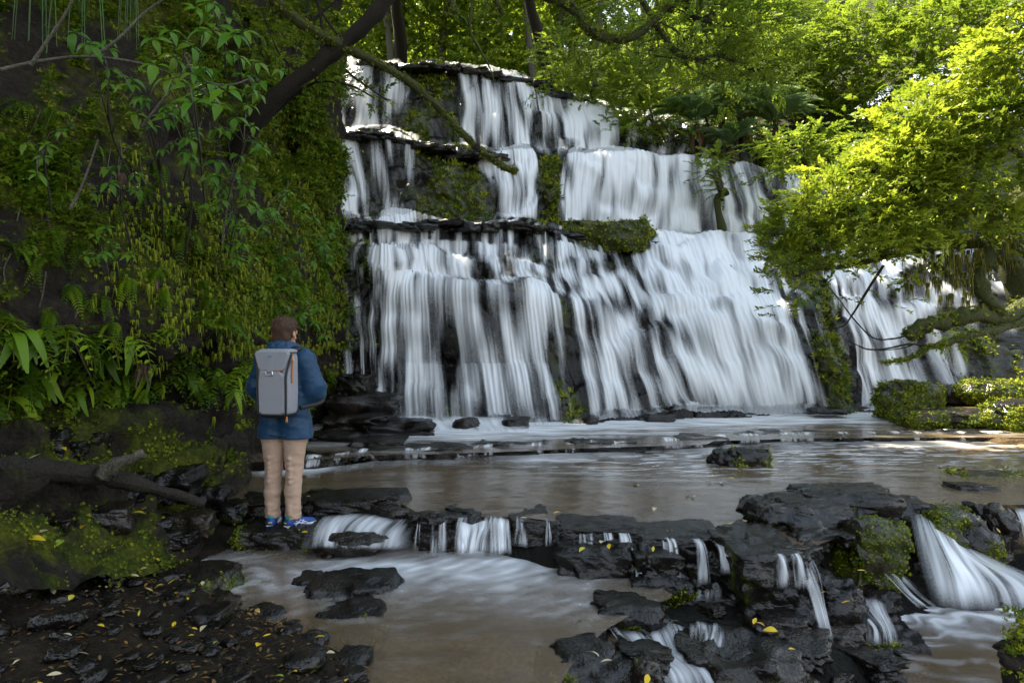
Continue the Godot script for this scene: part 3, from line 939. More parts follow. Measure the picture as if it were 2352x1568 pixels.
	# bottom centre
	cas("blurred white chute between the two lowest dark rocks", [[[1395, 1432, 4.45], [1420, 1462, 4.2], [1450, 1500, 4.0], [1480, 1545, 3.8], [1500, 1600, 3.6]], [[1440, 1425, 4.5], [1470, 1460, 4.2], [1500, 1500, 4.0], [1540, 1540, 3.8], [1560, 1600, 3.6]], [[1530, 1420, 4.5], [1545, 1455, 4.25], [1570, 1500, 4.0], [1620, 1540, 3.85], [1650, 1600, 3.65]], [[1570, 1428, 4.45], [1600, 1470, 4.2], [1640, 1510, 4.0], [1690, 1545, 3.9], [1720, 1600, 3.7]]], 0.42, 10.0, 5.0, 110)
	cas("thin white thread along the side of the low wedge rock", [[[1392, 1435, 4.3], [1405, 1455, 4.15], [1440, 1500, 3.9], [1470, 1575, 3.6]], [[1400, 1432, 4.3], [1420, 1455, 4.15], [1452, 1500, 3.9], [1488, 1575, 3.6]], [[1410, 1432, 4.3], [1432, 1458, 4.15], [1465, 1505, 3.9], [1505, 1575, 3.6]]], 0.3, 11.0, 2.0, 30)
	cas("short white drops under the overhanging dark slab", [[[1580, 1425, 4.35], [1582, 1440, 4.2], [1580, 1465, 4.15], [1575, 1495, 4.1]], [[1620, 1428, 4.3], [1622, 1442, 4.2], [1620, 1470, 4.1], [1618, 1500, 4.05]], [[1670, 1432, 4.25], [1672, 1448, 4.15], [1672, 1475, 4.05], [1672, 1505, 4.0]]], 0.1, 12.0, 4.0, 40)
	# right side
	cas("thin white stream arching off the rock lip with yellow leaves", [[[1825, 1268, 4.85], [1835, 1300, 4.65], [1850, 1345, 4.55], [1868, 1400, 4.5], [1890, 1480, 4.35]], [[1840, 1266, 4.85], [1855, 1300, 4.65], [1870, 1345, 4.55], [1885, 1400, 4.5], [1905, 1480, 4.35]], [[1860, 1268, 4.85], [1880, 1305, 4.65], [1893, 1350, 4.55], [1905, 1405, 4.5], [1925, 1485, 4.35]]], 0.32, 13.0, 2.5, 40)
	cas("milky slide over the shelf between mossy rocks", [[[1935, 1370, 4.95], [1945, 1400, 4.8], [1985, 1440, 4.65], [1985, 1480, 4.55]], [[1980, 1370, 4.95], [1995, 1400, 4.8], [2025, 1440, 4.65], [2030, 1482, 4.55]], [[2040, 1375, 4.95], [2045, 1405, 4.8], [2060, 1445, 4.65], [2070, 1485, 4.55]]], 0.2, 14.0, 4.0, 50)
	cas("small spout under the mossy rock's dark hollow", [[[1908, 1200, 5.5], [1910, 1215, 5.35], [1918, 1235, 5.25], [1922, 1252, 5.2]], [[1915, 1200, 5.5], [1920, 1215, 5.35], [1928, 1235, 5.25], [1932, 1252, 5.2]], [[1922, 1200, 5.5], [1930, 1217, 5.35], [1938, 1237, 5.25], [1942, 1253, 5.2]]], 0.35, 15.0, 1.5, 20)
	cas("wide tumbling white cascade between the two mossy rocks", [[[2085, 1165, 6.1], [2095, 1205, 5.5], [2105, 1260, 5.2], [2120, 1325, 4.95], [2140, 1400, 4.8]], [[2115, 1160, 6.1], [2135, 1205, 5.5], [2160, 1265, 5.15], [2185, 1330, 4.9], [2200, 1405, 4.75]], [[2150, 1165, 6.1], [2180, 1235, 5.4], [2215, 1285, 5.1], [2255, 1340, 4.9], [2275, 1410, 4.75]], [[2190, 1230, 5.6], [2240, 1280, 5.2], [2300, 1315, 5.05], [2340, 1350, 4.9], [2365, 1410, 4.75]], [[2290, 1285, 5.4], [2330, 1300, 5.2], [2400, 1330, 5.05], [2450, 1360, 4.9], [2480, 1410, 4.75]]], 0.5, 16.0, 5.0, 130)
	cas("blue white run along the foot of the mossy rock", [[[2000, 1290, 5.1], [2040, 1330, 5.0], [2080, 1370, 4.95], [2110, 1400, 4.9]], [[2020, 1285, 5.15], [2060, 1325, 5.05], [2100, 1368, 5.0], [2140, 1398, 4.95]], [[2040, 1285, 5.2], [2085, 1325, 5.1], [2130, 1365, 5.05], [2180, 1398, 5.0]]], 0.25, 17.0, 3.0, 40)
	cas("smooth white pour off the outer end of the ledge", [[[2325, 1165, 6.2], [2335, 1185, 5.95], [2345, 1225, 5.8], [2350, 1280, 5.7]], [[2370, 1165, 6.2], [2375, 1190, 5.95], [2385, 1230, 5.8], [2390, 1285, 5.7]], [[2430, 1165, 6.2], [2430, 1190, 5.95], [2440, 1230, 5.8], [2445, 1290, 5.7]]], 0.55, 18.0, 4.0, 40)
	cas("little fan of water running off the mossy slab", [[[2125, 932, 11.3], [2112, 945, 11.0], [2100, 958, 10.7]], [[2140, 932, 11.3], [2132, 947, 11.0], [2122, 962, 10.6]], [[2155, 934, 11.3], [2150, 948, 11.0], [2146, 965, 10.5]]], 0.4, 19.0, 3.0, 30)

func build_trickles() -> void:
	# threads of water down the face of the ledge
	var lip := poly([[985, 1190], [1060, 1192], [1190, 1194], [1310, 1208], [1470, 1230], [1600, 1243], [1750, 1268], [1850, 1266]], 0.14)
	var k := 0
	for q in resample(lip, 20):
		var w := rng.randf_range(0.015, 0.06)
		var x := rng.randf_range(-0.08, 0.08)
		var drop := rng.randf_range(0.14, 0.27)
		var lines := []
		for e in [-1.0, 0.0, 1.0]:
			var o: Vector3 = q + Vector3(x + e * w, 0.012, 0.0)
			lines.append([o + Vector3(0, 0, -0.08), o + Vector3(0, -0.01, 0.10), o + Vector3(e * 0.01, -drop * 0.5, 0.17), o + Vector3(e * 0.015, -drop, 0.20)])
		var v := veil("", lines, rng.randf_range(0.12, 0.42), 14, 16, 40.0 + k, 2.0)
		tag(v, "thin thread of water running down the black ledge face", "cascade", "threads of water down the ledge face", "structure")
		k += 1

# ---------- rocks ----------
func rock_mesh(size: Vector3, sd: int, box: float, n: int, moss: float, spots: Array, rough := 1.0) -> ArrayMesh:
	var v := PackedVector3Array()
	var idx := PackedInt32Array()
	var c := PackedColorArray()
	var off := Vector3(sd * 3.7, sd * 1.3, sd * 2.1)
	var ms := (size.x + size.y + size.z) / 3.0
	for face in 6:
		var st := v.size()
		for i in n + 1:
			for j in n + 1:
				var a := i * 2.0 / n - 1.0
				var b := j * 2.0 / n - 1.0
				var p := Vector3.ZERO
				match face:
					0: p = Vector3(1, a, b)
					1: p = Vector3(-1, b, a)
					2: p = Vector3(b, 1, a)
					3: p = Vector3(a, -1, b)
					4: p = Vector3(a, b, 1)
					5: p = Vector3(b, a, -1)
				var sphere := p.normalized()
				var q := sphere.lerp(p * 0.86, box)
				# broken facets, bedding planes and grain
				var w := q * size * 0.5
				var f := cells.get_noise_3dv(w / ms * 2.6 + off) * 0.13 * rough
				f += fbm.get_noise_3dv(w / ms * 1.4 + off) * 0.22 * rough
				f += fbm.get_noise_3dv(w * 9.0 + off) * 0.05 * minf(1.0, 0.25 / ms) * rough
				f += 0.05 * cells.get_noise_3dv(w / ms * 7.0 + off) * rough
				var bed := w.y * 14.0 + 0.6 * fbm.get_noise_3dv(w * 3.0 + off)
				q *= 1.0 + f
				var jut := 1.0 + (0.16 * fine.get_noise_2d(floorf(bed) * 7.3 + sd, 2.0) + 0.05 * (bed - floorf(bed))) * rough * clampf(box * 1.4 - 0.3, 0.0, 1.0)
				q.x *= jut
				q.z *= jut
				v.append(q * size * 0.5)
		for i in n:
			for j in n:
				var k := st + i * (n + 1) + j
				idx.append_array([k, k + n + 1, k + 1, k + 1, k + n + 1, k + n + 2])
	var nrm := PackedVector3Array()
	nrm.resize(v.size())
	for k in range(0, idx.size(), 3):
		var nn := (v[idx[k + 2]] - v[idx[k]]).cross(v[idx[k + 1]] - v[idx[k]])
		for e in 3:
			nrm[idx[k + e]] += nn
	for k in v.size():
		var nn := nrm[k].normalized()
		var m := 0.0
		if moss > 0.0:
			m = clampf((moss * 1.6 - 0.8 + nn.y * 0.5 + 1.1 * fbm.get_noise_3dv(v[k] * 2.2 + off) + 0.5 * fbm.get_noise_3dv(v[k] * 9.0 + off)) * 2.5, 0.0, 1.0)
			if m > 0.5:
				spots.append([v[k], nn])
		var g := 0.5 + 0.5 * fine.get_noise_3dv(v[k] * 7.0 + off)
		var silt := clampf(fbm.get_noise_3dv(v[k] * 1.1 + off * 2.0) * 1.6 + 0.25 * sin(sd * 12.9), 0.0, 1.0)
		c.append(Color(0.007, 0.0065, 0.0065).lerp(Color(0.026, 0.022, 0.019), g).lerp(Color(0.060, 0.044, 0.028), silt * (0.4 + 0.6 * g)).lerp(Color(0.03, 0.045, 0.006).lerp(Color(0.085, 0.10, 0.010), g), m))
	# weld the seams' normals by position
	var seen := {}
	for k in v.size():
		var key := Vector3i((v[k] * 20000.0).round())
		seen[key] = seen.get(key, Vector3.ZERO) + nrm[k]
	for k in v.size():
		nrm[k] = seen[Vector3i((v[k] * 20000.0).round())].normalized()
	var arr := []
	arr.resize(Mesh.ARRAY_MAX)
	arr[Mesh.ARRAY_VERTEX] = v
	arr[Mesh.ARRAY_NORMAL] = nrm
	arr[Mesh.ARRAY_COLOR] = c
	arr[Mesh.ARRAY_INDEX] = idx
	var me := ArrayMesh.new()
	me.add_surface_from_arrays(Mesh.PRIMITIVE_TRIANGLES, arr)
	return me

var tuft: ArrayMesh
func moss_tuft() -> ArrayMesh:
	if tuft == null:
		var v := PackedVector3Array()
		var idx := PackedInt32Array()
		var r := RandomNumberGenerator.new()
		r.seed = 9
		for k in 9:
			var a := TAU * k / 9.0 + r.randf()
			var o := Vector3(cos(a), 0, sin(a)) * r.randf_range(0.0, 0.6)
			var tip := o + Vector3(cos(a) * 0.5, r.randf_range(0.5, 1.1), sin(a) * 0.5)
			var side := Vector3(-sin(a), 0, cos(a)) * 0.22
			var st := v.size()
			v.append_array([o - side, o + side, tip])
			idx.append_array([st, st + 1, st + 2])
		tuft = mesh_of(v, idx)
	return tuft

func basis_on(n: Vector3, spin: float, size: float) -> Basis:
	var x := n.cross(Vector3.FORWARD if absf(n.z) < 0.9 else Vector3.RIGHT).normalized()
	return Basis(x, n, x.cross(n)).rotated(n, spin).scaled(Vector3.ONE * size)

func moss_color() -> Color:
	var t := rng.randf()
	return Color(0.06, 0.095, 0.008).lerp(Color(0.30, 0.32, 0.018), t * t)

func grow_moss(parent: Node3D, spots: Array, count: int, size: float, where := Vector3.ZERO) -> void:
	if spots.is_empty():
		return
	var xf := []
	var cl := []
	for k in count:
		var s: Array = spots[rng.randi() % spots.size()]
		var j := Vector3(rng.randfn(), rng.randfn(), rng.randfn()) * size * 1.2
		j -= s[1] * j.dot(s[1])
		xf.append(Transform3D(basis_on((s[1] + Vector3(rng.randfn(), rng.randfn(), rng.randfn()) * 0.25).normalized(), rng.randf() * TAU, size * rng.randf_range(0.6, 1.5)), s[0] + j))
		cl.append(moss_color())
	var o := scatter("moss", moss_tuft(), M.moss, xf, cl, parent, where)
	o.set_meta("kind", "stuff")

func rock(called: String, label: String, u0: float, u1: float, v0: float, v1: float, d: float, deep: float, sd: int, box := 0.6, moss := 0.0, group := "", n := 13, yaw := 0.0, rough := 1.0) -> void:
	var size := Vector3((u1 - u0) / LENS * d * 1.1, (v1 - v0) / LENS * d * 1.15, deep * 1.1)
	var c := at((u0 + u1) * 0.5, v0, d) + Vector3(0, -size.y * 0.5, -deep * 0.5)
	var spots := []
	if d < 7.0 and (called == "boulder" or v0 > 1275):
		c.y -= (v0 - 784.0) / LENS * deep * 0.62
	if called == "ledge_rock":
		c.y -= 0.025
		rough = maxf(rough, 0.8)
		box *= 0.9
		n += 5
	var o := put(called, rock_mesh(size, sd, box, n, moss, spots, rough), M.rock, null, c)
	o.rotation.y = yaw + 0.12 * sin(sd * 2.3)
	o.rotation.z = 0.03 * sin(sd * 5.1)
	tag(o, label, "rock", group)
	if moss > 0.3 and spots.size():
		grow_moss(o, spots, int(clampf(size.x * size.y * 9000.0, 300, 5200)), clampf(0.0028 * d, 0.011, 0.045))

func build_rocks() -> void:
	# the ledge that holds the shallow pool
	rock("ledge_rock", "mossy dark rock the hiker stands on", 520, 718, 1214, 1275, 5.5, 0.75, 1, 0.8, 0.5, "", 16, 0.0, 0.5)
	rock("ledge_rock", "low dark wet slab behind the hiker's legs", 525, 700, 1146, 1190, 6.05, 0.5, 2, 0.85, 0.0, "", 12, 0.05, 0.7)
	rock("ledge_rock", "flat dark slab with small leaves at the pool's edge beside the hiker", 690, 912, 1138, 1178, 6.0, 0.5, 3, 0.85, 0.15, "", 13, -0.04, 0.7)
	rock("ledge_rock", "rounded submerged rock under the smooth pour", 700, 880, 1228, 1275, 5.3, 0.5, 4, 0.2, 0.0)
	rock("ledge_rock", "square black block between the pour and the notch fall", 955, 1062, 1190, 1290, 5.5, 0.6, 5, 0.9, 0.0, "", 14, 0.0, 0.6)
	rock("ledge_rock", "recessed black block behind the notch fall", 1040, 1190, 1192, 1290, 5.62, 0.5, 6, 0.9, 0.0, "", 12, 0.0, 0.5)
	rock("ledge_rock", "black block with a yellow leaf on its lip", 1172, 1310, 1190, 1300, 5.4, 0.6, 7, 0.9, 0.0, "", 14, 0.0, 0.6)
	rock("ledge_rock", "thin dark upper step of the broad slab", 1285, 1480, 1208, 1260, 5.1, 0.5, 8, 0.9, 0.1, "", 13, -0.06, 0.6)
	rock("ledge_rock", "thin dark step with yellow leaves along its edge", 1470, 1680, 1222, 1268, 4.95, 0.5, 9, 0.9, 0.1, "", 13, -0.06, 0.6)
	rock("ledge_rock", "broad black slab with a flat leaf strewn top", 1290, 1470, 1242, 1360, 4.9, 0.6, 10, 0.88, 0.0, "", 15, -0.05, 0.6)
	rock("ledge_rock", "dark block with a mossy corner beside the broad slab", 1452, 1590, 1256, 1380, 4.75, 0.6, 11, 0.8, 0.4, "", 15, 0.0, 0.8)
	rock("ledge_rock", "dark recessed step above the faint smear of water", 1570, 1750, 1255, 1330, 4.85, 0.5, 12, 0.85, 0.0, "", 13, 0.0, 0.8)
	rock("ledge_rock", "dark lower step under the faint smear of water", 1550, 1760, 1322, 1405, 4.7, 0.6, 13, 0.85, 0.05, "", 14, 0.0, 0.8)
	rock("ledge_rock", "massive rough black rock at the corner of the ledge", 1690, 1880, 1252, 1440, 4.5, 0.8, 14, 0.6, 0.3, "", 18)
	rock("boulder", "large smooth black rock with leaves on its sloping shoulder", 1600, 1905, 1420, 1640, 3.75, 0.9, 15, 0.55, 0.3, "", 20, 0.15, 0.8)
	rock("boulder", "low black rock with a green leaf beside the blurred chute", 1235, 1475, 1440, 1640, 3.55, 0.7, 16, 0.35, 0.35, "", 18, 0.2)
	rock("boulder", "dark wedge rock lying in the lower pool", 1365, 1540, 1365, 1420, 4.2, 0.45, 17, 0.3, 0.35, "", 14, -0.25)
	rock("boulder", "small mossy rock splitting the blurred chute", 1462, 1532, 1500, 1600, 3.5, 0.3, 18, 0.3, 0.4)
	rock("ledge_rock", "dark fractured rock strewn with yellow leaves", 1850, 2010, 1285, 1480, 4.6, 0.7, 19, 0.6, 0.15, "", 17, 0.1)
	rock("ledge_rock", "long black rock step under the milky slide", 1960, 2080, 1310, 1420, 4.9, 0.6, 20, 0.7, 0.1, "", 14, 0.1)
	rock("ledge_rock", "dark foot rock with mossy end by the lowest pool", 2000, 2160, 1415, 1510, 4.6, 0.6, 21, 0.45, 0.35, "", 15)
	rock("ledge_rock", "low dark rock at the foot of the thin white stream", 1880, 2000, 1400, 1500, 4.4, 0.5, 22, 0.5, 0.25)
	rock("boulder", "tall moss covered rock beside the tumbling cascade", 1965, 2098, 1172, 1350, 5.0, 0.6, 23, 0.4, 0.85, "", 18)
	rock("boulder", "broad moss covered rock with a yellow leaf beside the outer pour", 2172, 2318, 1158, 1290, 5.4, 0.6, 24, 0.4, 0.8, "", 18)
	rock("ledge_rock", "dark wet rock under the tumbling cascade", 2080, 2260, 1260, 1400, 5.7, 0.6, 25, 0.4, 0.0, "", 14)
	rock("ledge_rock", "dark rock at the outer end of the cascade", 2250, 2420, 1330, 1420, 5.4, 0.6, 26, 0.4, 0.0, "", 14)
	rock("ledge_rock", "dark rock beside the smooth outer pour", 2290, 2360, 1165, 1290, 5.6, 0.5, 27, 0.5, 0.2)
	rock("ledge_rock", "low rough rock hump at the edge of the shallow pool", 1750, 1975, 1150, 1245, 5.2, 0.7, 28, 0.4, 0.2, "", 16)
	rock("ledge_rock", "thin dark shelf with leaf litter at the pool's edge", 1860, 2080, 1128, 1180, 5.6, 0.6, 29, 0.7, 0.2, "", 14)
	rock("ledge_rock", "dark sunken rock between the mossy rocks", 2040, 2170, 1150, 1215, 5.8, 0.4, 30, 0.5, 0.1)
	# loose slabs along the lip
	var lipline := poly([[700, 1150], [905, 1156], [960, 1186], [1060, 1192], [1190, 1192], [1310, 1206], [1470, 1228], [1600, 1241], [1750, 1266], [1850, 1264], [1950, 1228], [2060, 1178]], 0.12)
	var li := 300
	for q in resample(lipline, 24):
		var ssz := Vector3(rng.randf_range(0.16, 0.42), rng.randf_range(0.07, 0.16), rng.randf_range(0.15, 0.3))
		var nsp := []
		var so := put("lip_stone", rock_mesh(ssz, li, 0.7, 10, 0.0, nsp, 1.2), M.rock, null, q + Vector3(rng.randf_range(-0.1, 0.1), rng.randf_range(-0.06, 0.0), rng.randf_range(-0.12, 0.1)))
		so.rotation = Vector3(rng.randf_range(-0.1, 0.1), rng.randf_range(-0.7, 0.7), rng.randf_range(-0.1, 0.1))
		tag(so, "small black slab on the lip of the ledge below the shallow pool", "stone", "small slabs along the ledge's lip")
		li += 1
	# rubble on the steps below the ledge
	var rub := []
	for k in 6:
		var nsp := []
		rub.append(rock_mesh(Vector3(1.0, rng.randf_range(0.35, 0.6), rng.randf_range(0.6, 0.9)), 400 + k, 0.75, 11, 0.25 if k % 3 == 0 else 0.0, nsp, 1.1))
	var cnt := 0
	while cnt < 42:
		var x := rng.randf_range(0.7, 3.3)
		var z := -rng.randf_range(3.3, 5.0)
		var y := bed_height(x, z)
		if y > 0.0 or (x < 1.05 and z < -4.0):
			continue
		cnt += 1
		var s := rng.randf_range(0.16, 0.42)
		var o := put("rubble_rock", rub[rng.randi() % 6], M.rock, null, Vector3(x, y + s * 0.12, z))
		o.rotation = Vector3(rng.randf_range(-0.15, 0.15), rng.randf() * TAU, rng.randf_range(-0.15, 0.15))
		o.scale = Vector3(s, s * 0.8, s)
		tag(o, "flat black rubble stone on the steps below the ledge", "stone", "rubble below the ledge")
	# in the pools
	rock("boulder", "pointed grey wet rock in the middle of the pool", 1640, 1712, 1032, 1076, 7.9, 0.35, 31, 0.1, 0.0, "", 13)
	rock("boulder", "small grey rock capped with yellow moss in the pool", 1692, 1782, 1032, 1080, 7.85, 0.4, 32, 0.35, 0.55, "", 13)
	rock("stone", "flat brown stone lying in the shallow pool", 2205, 2298, 1117, 1138, 6.6, 0.3, 33, 0.6)
	rock("stone", "low mossy stone strip breaking the pool's surface", 2205, 2380, 1090, 1106, 7.3, 0.35, 34, 0.5, 0.8)
	rock("boulder", "big flat mossy boulder on the shelf before the middle fall", 1288, 1508, 496, 570, 14.7, 1.6, 35, 0.55, 0.98, "", 18, 0.0, 0.6)
	rock("boulder", "dark boulder at the foot of the side streams", 1735, 1830, 515, 572, 16.2, 1.2, 36, 0.5, 0.35)
	rock("boulder", "mossy wedge boulder beside the white pool at the far bank", 2055, 2190, 880, 958, 11.3, 0.9, 37, 0.2, 0.95, "", 16, 0.3)
	rock("boulder", "rounded mossy boulder under the gnarled tree", 2245, 2420, 870, 928, 12.2, 1.0, 38, 0.25, 0.95, "", 15)
	rock("boulder", "dark low rock between the two mossy boulders", 2170, 2265, 885, 930, 12.6, 0.9, 39, 0.3, 0.1)
	rock("ledge_rock", "mossy slab with a broken edge below the gnarled tree", 2115, 2360, 942, 976, 10.4, 1.0, 40, 0.7, 0.7, "", 15)
	rock("ledge_rock", "mossy bank stone at the slab's outer end", 2330, 2480, 920, 1000, 9.9, 1.0, 41, 0.4, 0.8)
	# steps at the foot of the falls by the bank
	var i := 50
	for q in [[735, 900, 905, 965, 10.6, 0.8], [775, 845, 860, 915, 11.0, 0.6], [725, 880, 958, 1010, 9.7, 0.9], [840, 985, 965, 1030, 9.6, 0.8], [700, 830, 1000, 1060, 9.0, 0.8], [800, 920, 1012, 1062, 8.7, 0.7]]:
		rock("step_rock", "dark wet stepped block at the foot of the falls beside the bank", q[0], q[1], q[2], q[3], q[4], q[5], i, 0.85, 0.12, "stepped blocks beside the falls", 13, 0.0, 0.8)
		i += 1
	for q in [[1035, 1098, 962, 1005, 10.3], [1155, 1218, 960, 998, 10.4], [1340, 1375, 958, 978, 10.9], [1485, 1558, 954, 976, 11.2], [1880, 1960, 938, 952, 11.8]]:
		rock("stone", "dark rounded stone at the waterfall's foot washed by foam", q[0], q[1], q[2], q[3], q[4], 0.5, i, 0.4, 0.0, "stones in the foam at the waterfall's foot", 10)
		i += 1
	var sill := poly([[700, 1074], [860, 1057], [1080, 1048], [1200, 1044], [1300, 1039], [1440, 1035], [1620, 1029]], 0.14)
	for q in resample(sill, 19):
		sill_rock(q, i, "low dark stone of the long sill across the pool")
		i += 1
	sill = poly([[1655, 1020], [1800, 1015], [2000, 1012], [2200, 1012], [2420, 1012]], 0.14)
	for q in resample(sill, 11):
		sill_rock(q, i, "low dark stone of the sill below the mossy boulders")
		i += 1
	# left of the stream
	rock("boulder", "dark rock with a mossy flank and tiny bright plant in the lower pool", 690, 898, 1308, 1400, 4.5, 0.55, 90, 0.45, 0.3, "", 18, 0.1, 0.8)
	rock("boulder", "dark rock with a mossy side at the pool's near edge", 690, 868, 1372, 1460, 4.15, 0.5, 91, 0.4, 0.42, "", 17, 0.1, 0.8)
	rock("boulder", "small wet rock beside the mossy flanked rock", 668, 745, 1315, 1350, 4.75, 0.3, 92, 0.4, 0.1)
	rock("boulder", "rock capped with thick green moss at the eddy's edge", 335, 500, 1296, 1372, 4.5, 0.5, 93, 0.4, 0.7, "", 15)
	rock("boulder", "pale squarish rock standing on the bench by the bank", 325, 425, 1070, 1145, 5.4, 0.4, 94, 0.75, 0.1, "", 14)
	rock("boulder", "upright dark rock leaning on the bench", 255, 310, 1085, 1150, 5.2, 0.3, 95, 0.6, 0.1)
	for q in [[30, 125, 985, 1050, 5.0], [115, 175, 1015, 1060, 5.1], [175, 220, 995, 1040, 5.3], [430, 500, 1125, 1185, 5.9], [480, 560, 1160, 1200, 5.9], [150, 260, 1170, 1235, 4.6], [40, 140, 1190, 1260, 4.3], [380, 470, 1180, 1240, 5.2], [270, 370, 1195, 1255, 5.0], [300, 420, 1230, 1270, 5.0]]:
		rock("stone", "dark angular stone wedged in the stepped bench", q[0], q[1], q[2], q[3], q[4], 0.3, i, 0.7, 0.25, "angular stones of the stepped bench", 11, rng.randf() * 0.4)
		i += 1
	# cobbles of the near bank
	var variants := []
	var vspots := []
	for k in 7:
		var sp := []
		variants.append(rock_mesh(Vector3(1.0, rng.randf_range(0.45, 0.7), rng.randf_range(0.7, 0.95)), 200 + k, rng.randf_range(0.15, 0.45), 9, 0.3 if k % 2 == 0 else 0.0, sp, 0.8))
		vspots.append(sp)
	var made := []
	var tries := 0
	while made.size() < 170 and tries < 4000:
		tries += 1
		var z := -rng.randf_range(2.7, 4.9)
		var x := rng.randf_range(-3.9, -0.4)
		if bank_side(x, z) < -0.12:
			continue
		var s := rng.randf_range(0.07, 0.16) if rng.randf() < 0.6 else rng.randf_range(0.16, 0.32)
		var ok := true
		for m in made:
			if Vector2(x - m.x, z - m.y).length() < (s + m.z) * 0.43:
				ok = false
				break
		if not ok:
			continue
		made.append(Vector3(x, z, s))
		var k := rng.randi() % 7
		var o := put("cobble", variants[k], M.rock, null, Vector3(x, bed_height(x, z) + s * 0.06, z))
		o.rotation = Vector3(rng.randf_range(-0.2, 0.2), rng.randf() * TAU, rng.randf_range(-0.2, 0.2))
		o.scale = Vector3(s, s * 0.72, s)
		if s > 0.2:
			tag(o, "large worn dark cobble bedded in the leaf strewn bank", "stone", "large cobbles of the near bank")
		else:
			tag(o, "small worn dark cobble in the leaf strewn bank", "stone", "small cobbles of the near bank")
	# moss on the cliff
	var cl := base("cliff_moss", Vector3.ZERO)
	grow_moss(cl, moss_spots, 9000, 0.07)
	tag(cl, "hanging green moss on the dark rock between the streams", "moss", "", "stuff")

func sill_rock(q: Vector3, i: int, label: String) -> void:
	q.z += 0.22 * fbm.get_noise_2d(q.x * 0.9, 7.0)
	var size := Vector3(rng.randf_range(0.35, 1.1), rng.randf_range(0.2, 0.33), rng.randf_range(0.3, 0.6))
	var spots := []
	var o := put("sill_rock", rock_mesh(size, i, 0.7, 11, 0.0, spots), M.rock, null, q + Vector3(0, -0.01, -0.22))
	o.rotation.y = rng.randf_range(-0.2, 0.2)
	tag(o, label, "rock", "stones of the sill: " + label)

# ---------- the hiker ----------
func sdf_mesh(bones: Array, cell: float, k: float, amp := 0.0, freq := Vector3.ONE, low := -9.0, high := 99.0, color := Color.WHITE) -> ArrayMesh:
	# smooth union of tapered capsules [a, b, ra, rb], meshed as surface nets
	var lo := Vector3.ONE * 1e9
	var hi := -lo
	for b in bones:
		var r: float = maxf(b[2], b[3]) + amp + cell * 3.0
		for e in 2:
			lo = lo.min(b[e] - Vector3.ONE * r)
			hi = hi.max(b[e] + Vector3.ONE * r)
	var nx := int((hi.x - lo.x) / cell) + 2
	var ny := int((hi.y - lo.y) / cell) + 2
	var nz := int((hi.z - lo.z) / cell) + 2
	var f := PackedFloat32Array()
	f.resize(nx * ny * nz)
	f.fill(1.0)
	for b in bones:
		var pa: Vector3 = b[0]
		var ba: Vector3 = b[1] - b[0]
		var ra: float = b[2]
		var rb: float = b[3]
		var bb := maxf(ba.length_squared(), 1e-9)
		var pad := maxf(ra, rb) + k + cell * 2.0
		var i0 := Vector3i(((pa.min(b[1]) - Vector3.ONE * pad - lo) / cell).floor()).max(Vector3i.ZERO)
		var i1 := Vector3i(((pa.max(b[1]) + Vector3.ONE * pad - lo) / cell).ceil()).min(Vector3i(nx - 1, ny - 1, nz - 1))
		for x in range(i0.x, i1.x + 1):
			for y in range(i0.y, i1.y + 1):
				var row := (x * ny + y) * nz
				for z in range(i0.z, i1.z + 1):
					var p := lo + Vector3(x, y, z) * cell - pa
					var h := clampf(p.dot(ba) / bb, 0.0, 1.0)
					var d := (p - ba * h).length() - (ra + (rb - ra) * h)
					var o := f[row + z]
					var m := maxf(k - absf(o - d), 0.0)
					f[row + z] = minf(o, d) - m * m / (4.0 * k)
	for x in nx:
		for y in ny:
			var row := (x * ny + y) * nz
			var py := lo.y + y * cell
			for z in nz:
				var d := f[row + z]
				if d < 0.06 and d > -0.06:
					if amp > 0.0:
						d += amp * fbm.get_noise_3dv((lo + Vector3(x, y, z) * cell) * freq)
					d = maxf(d, maxf(low - py, py - high))
					f[row + z] = d
				elif d <= -0.06:
					f[row + z] = maxf(d, maxf(low - py, py - high))
	var at_cell := {}
	var v := PackedVector3Array()
	var idx := PackedInt32Array()
	for x in nx - 1:
		for y in ny - 1:
			for z in nz - 1:
				var n0 := (x * ny + y) * nz + z
				var neg := 0
				for c in 8:
					if f[n0 + (c & 1) * ny * nz + ((c >> 1) & 1) * nz + ((c >> 2) & 1)] < 0.0:
						neg += 1
				if neg == 0 or neg == 8:
					continue
				var s := Vector3.ZERO
				var cnt := 0
				for c in 8:
					var va := f[n0 + (c & 1) * ny * nz + ((c >> 1) & 1) * nz + ((c >> 2) & 1)]
					for e in 3:
						if c & (1 << e):
							continue
						var c2 := c | (1 << e)
						var vb := f[n0 + (c2 & 1) * ny * nz + ((c2 >> 1) & 1) * nz + ((c2 >> 2) & 1)]
						if (va < 0.0) != (vb < 0.0):
							var t := va / (va - vb)
							var q := Vector3(c & 1, (c >> 1) & 1, (c >> 2) & 1)
							q[e] += t
							s += q
							cnt += 1
				at_cell[n0] = v.size()
				v.append(lo + (Vector3(x, y, z) + s / cnt) * cell)
	var step := [ny * nz, nz, 1]
	for n0 in at_cell:
		var va := f[n0]
		for e in 3:
			var vb := f[n0 + step[e]]
			if (va < 0.0) == (vb < 0.0):
				continue
			var o1: int = step[(e + 1) % 3]
			var o2: int = step[(e + 2) % 3]
			if not (at_cell.has(n0 - o1) and at_cell.has(n0 - o2) and at_cell.has(n0 - o1 - o2)):
				continue
			var a: int = at_cell[n0]
			var b: int = at_cell[n0 - o1]
			var c: int = at_cell[n0 - o1 - o2]
			var d: int = at_cell[n0 - o2]
			if va < 0.0:
				idx.append_array([a, c, b, a, d, c])
			else:
				idx.append_array([a, b, c, a, c, d])
	var cols := PackedColorArray()
	cols.resize(v.size())
	cols.fill(color)
	return mesh_of(v, idx, cols)

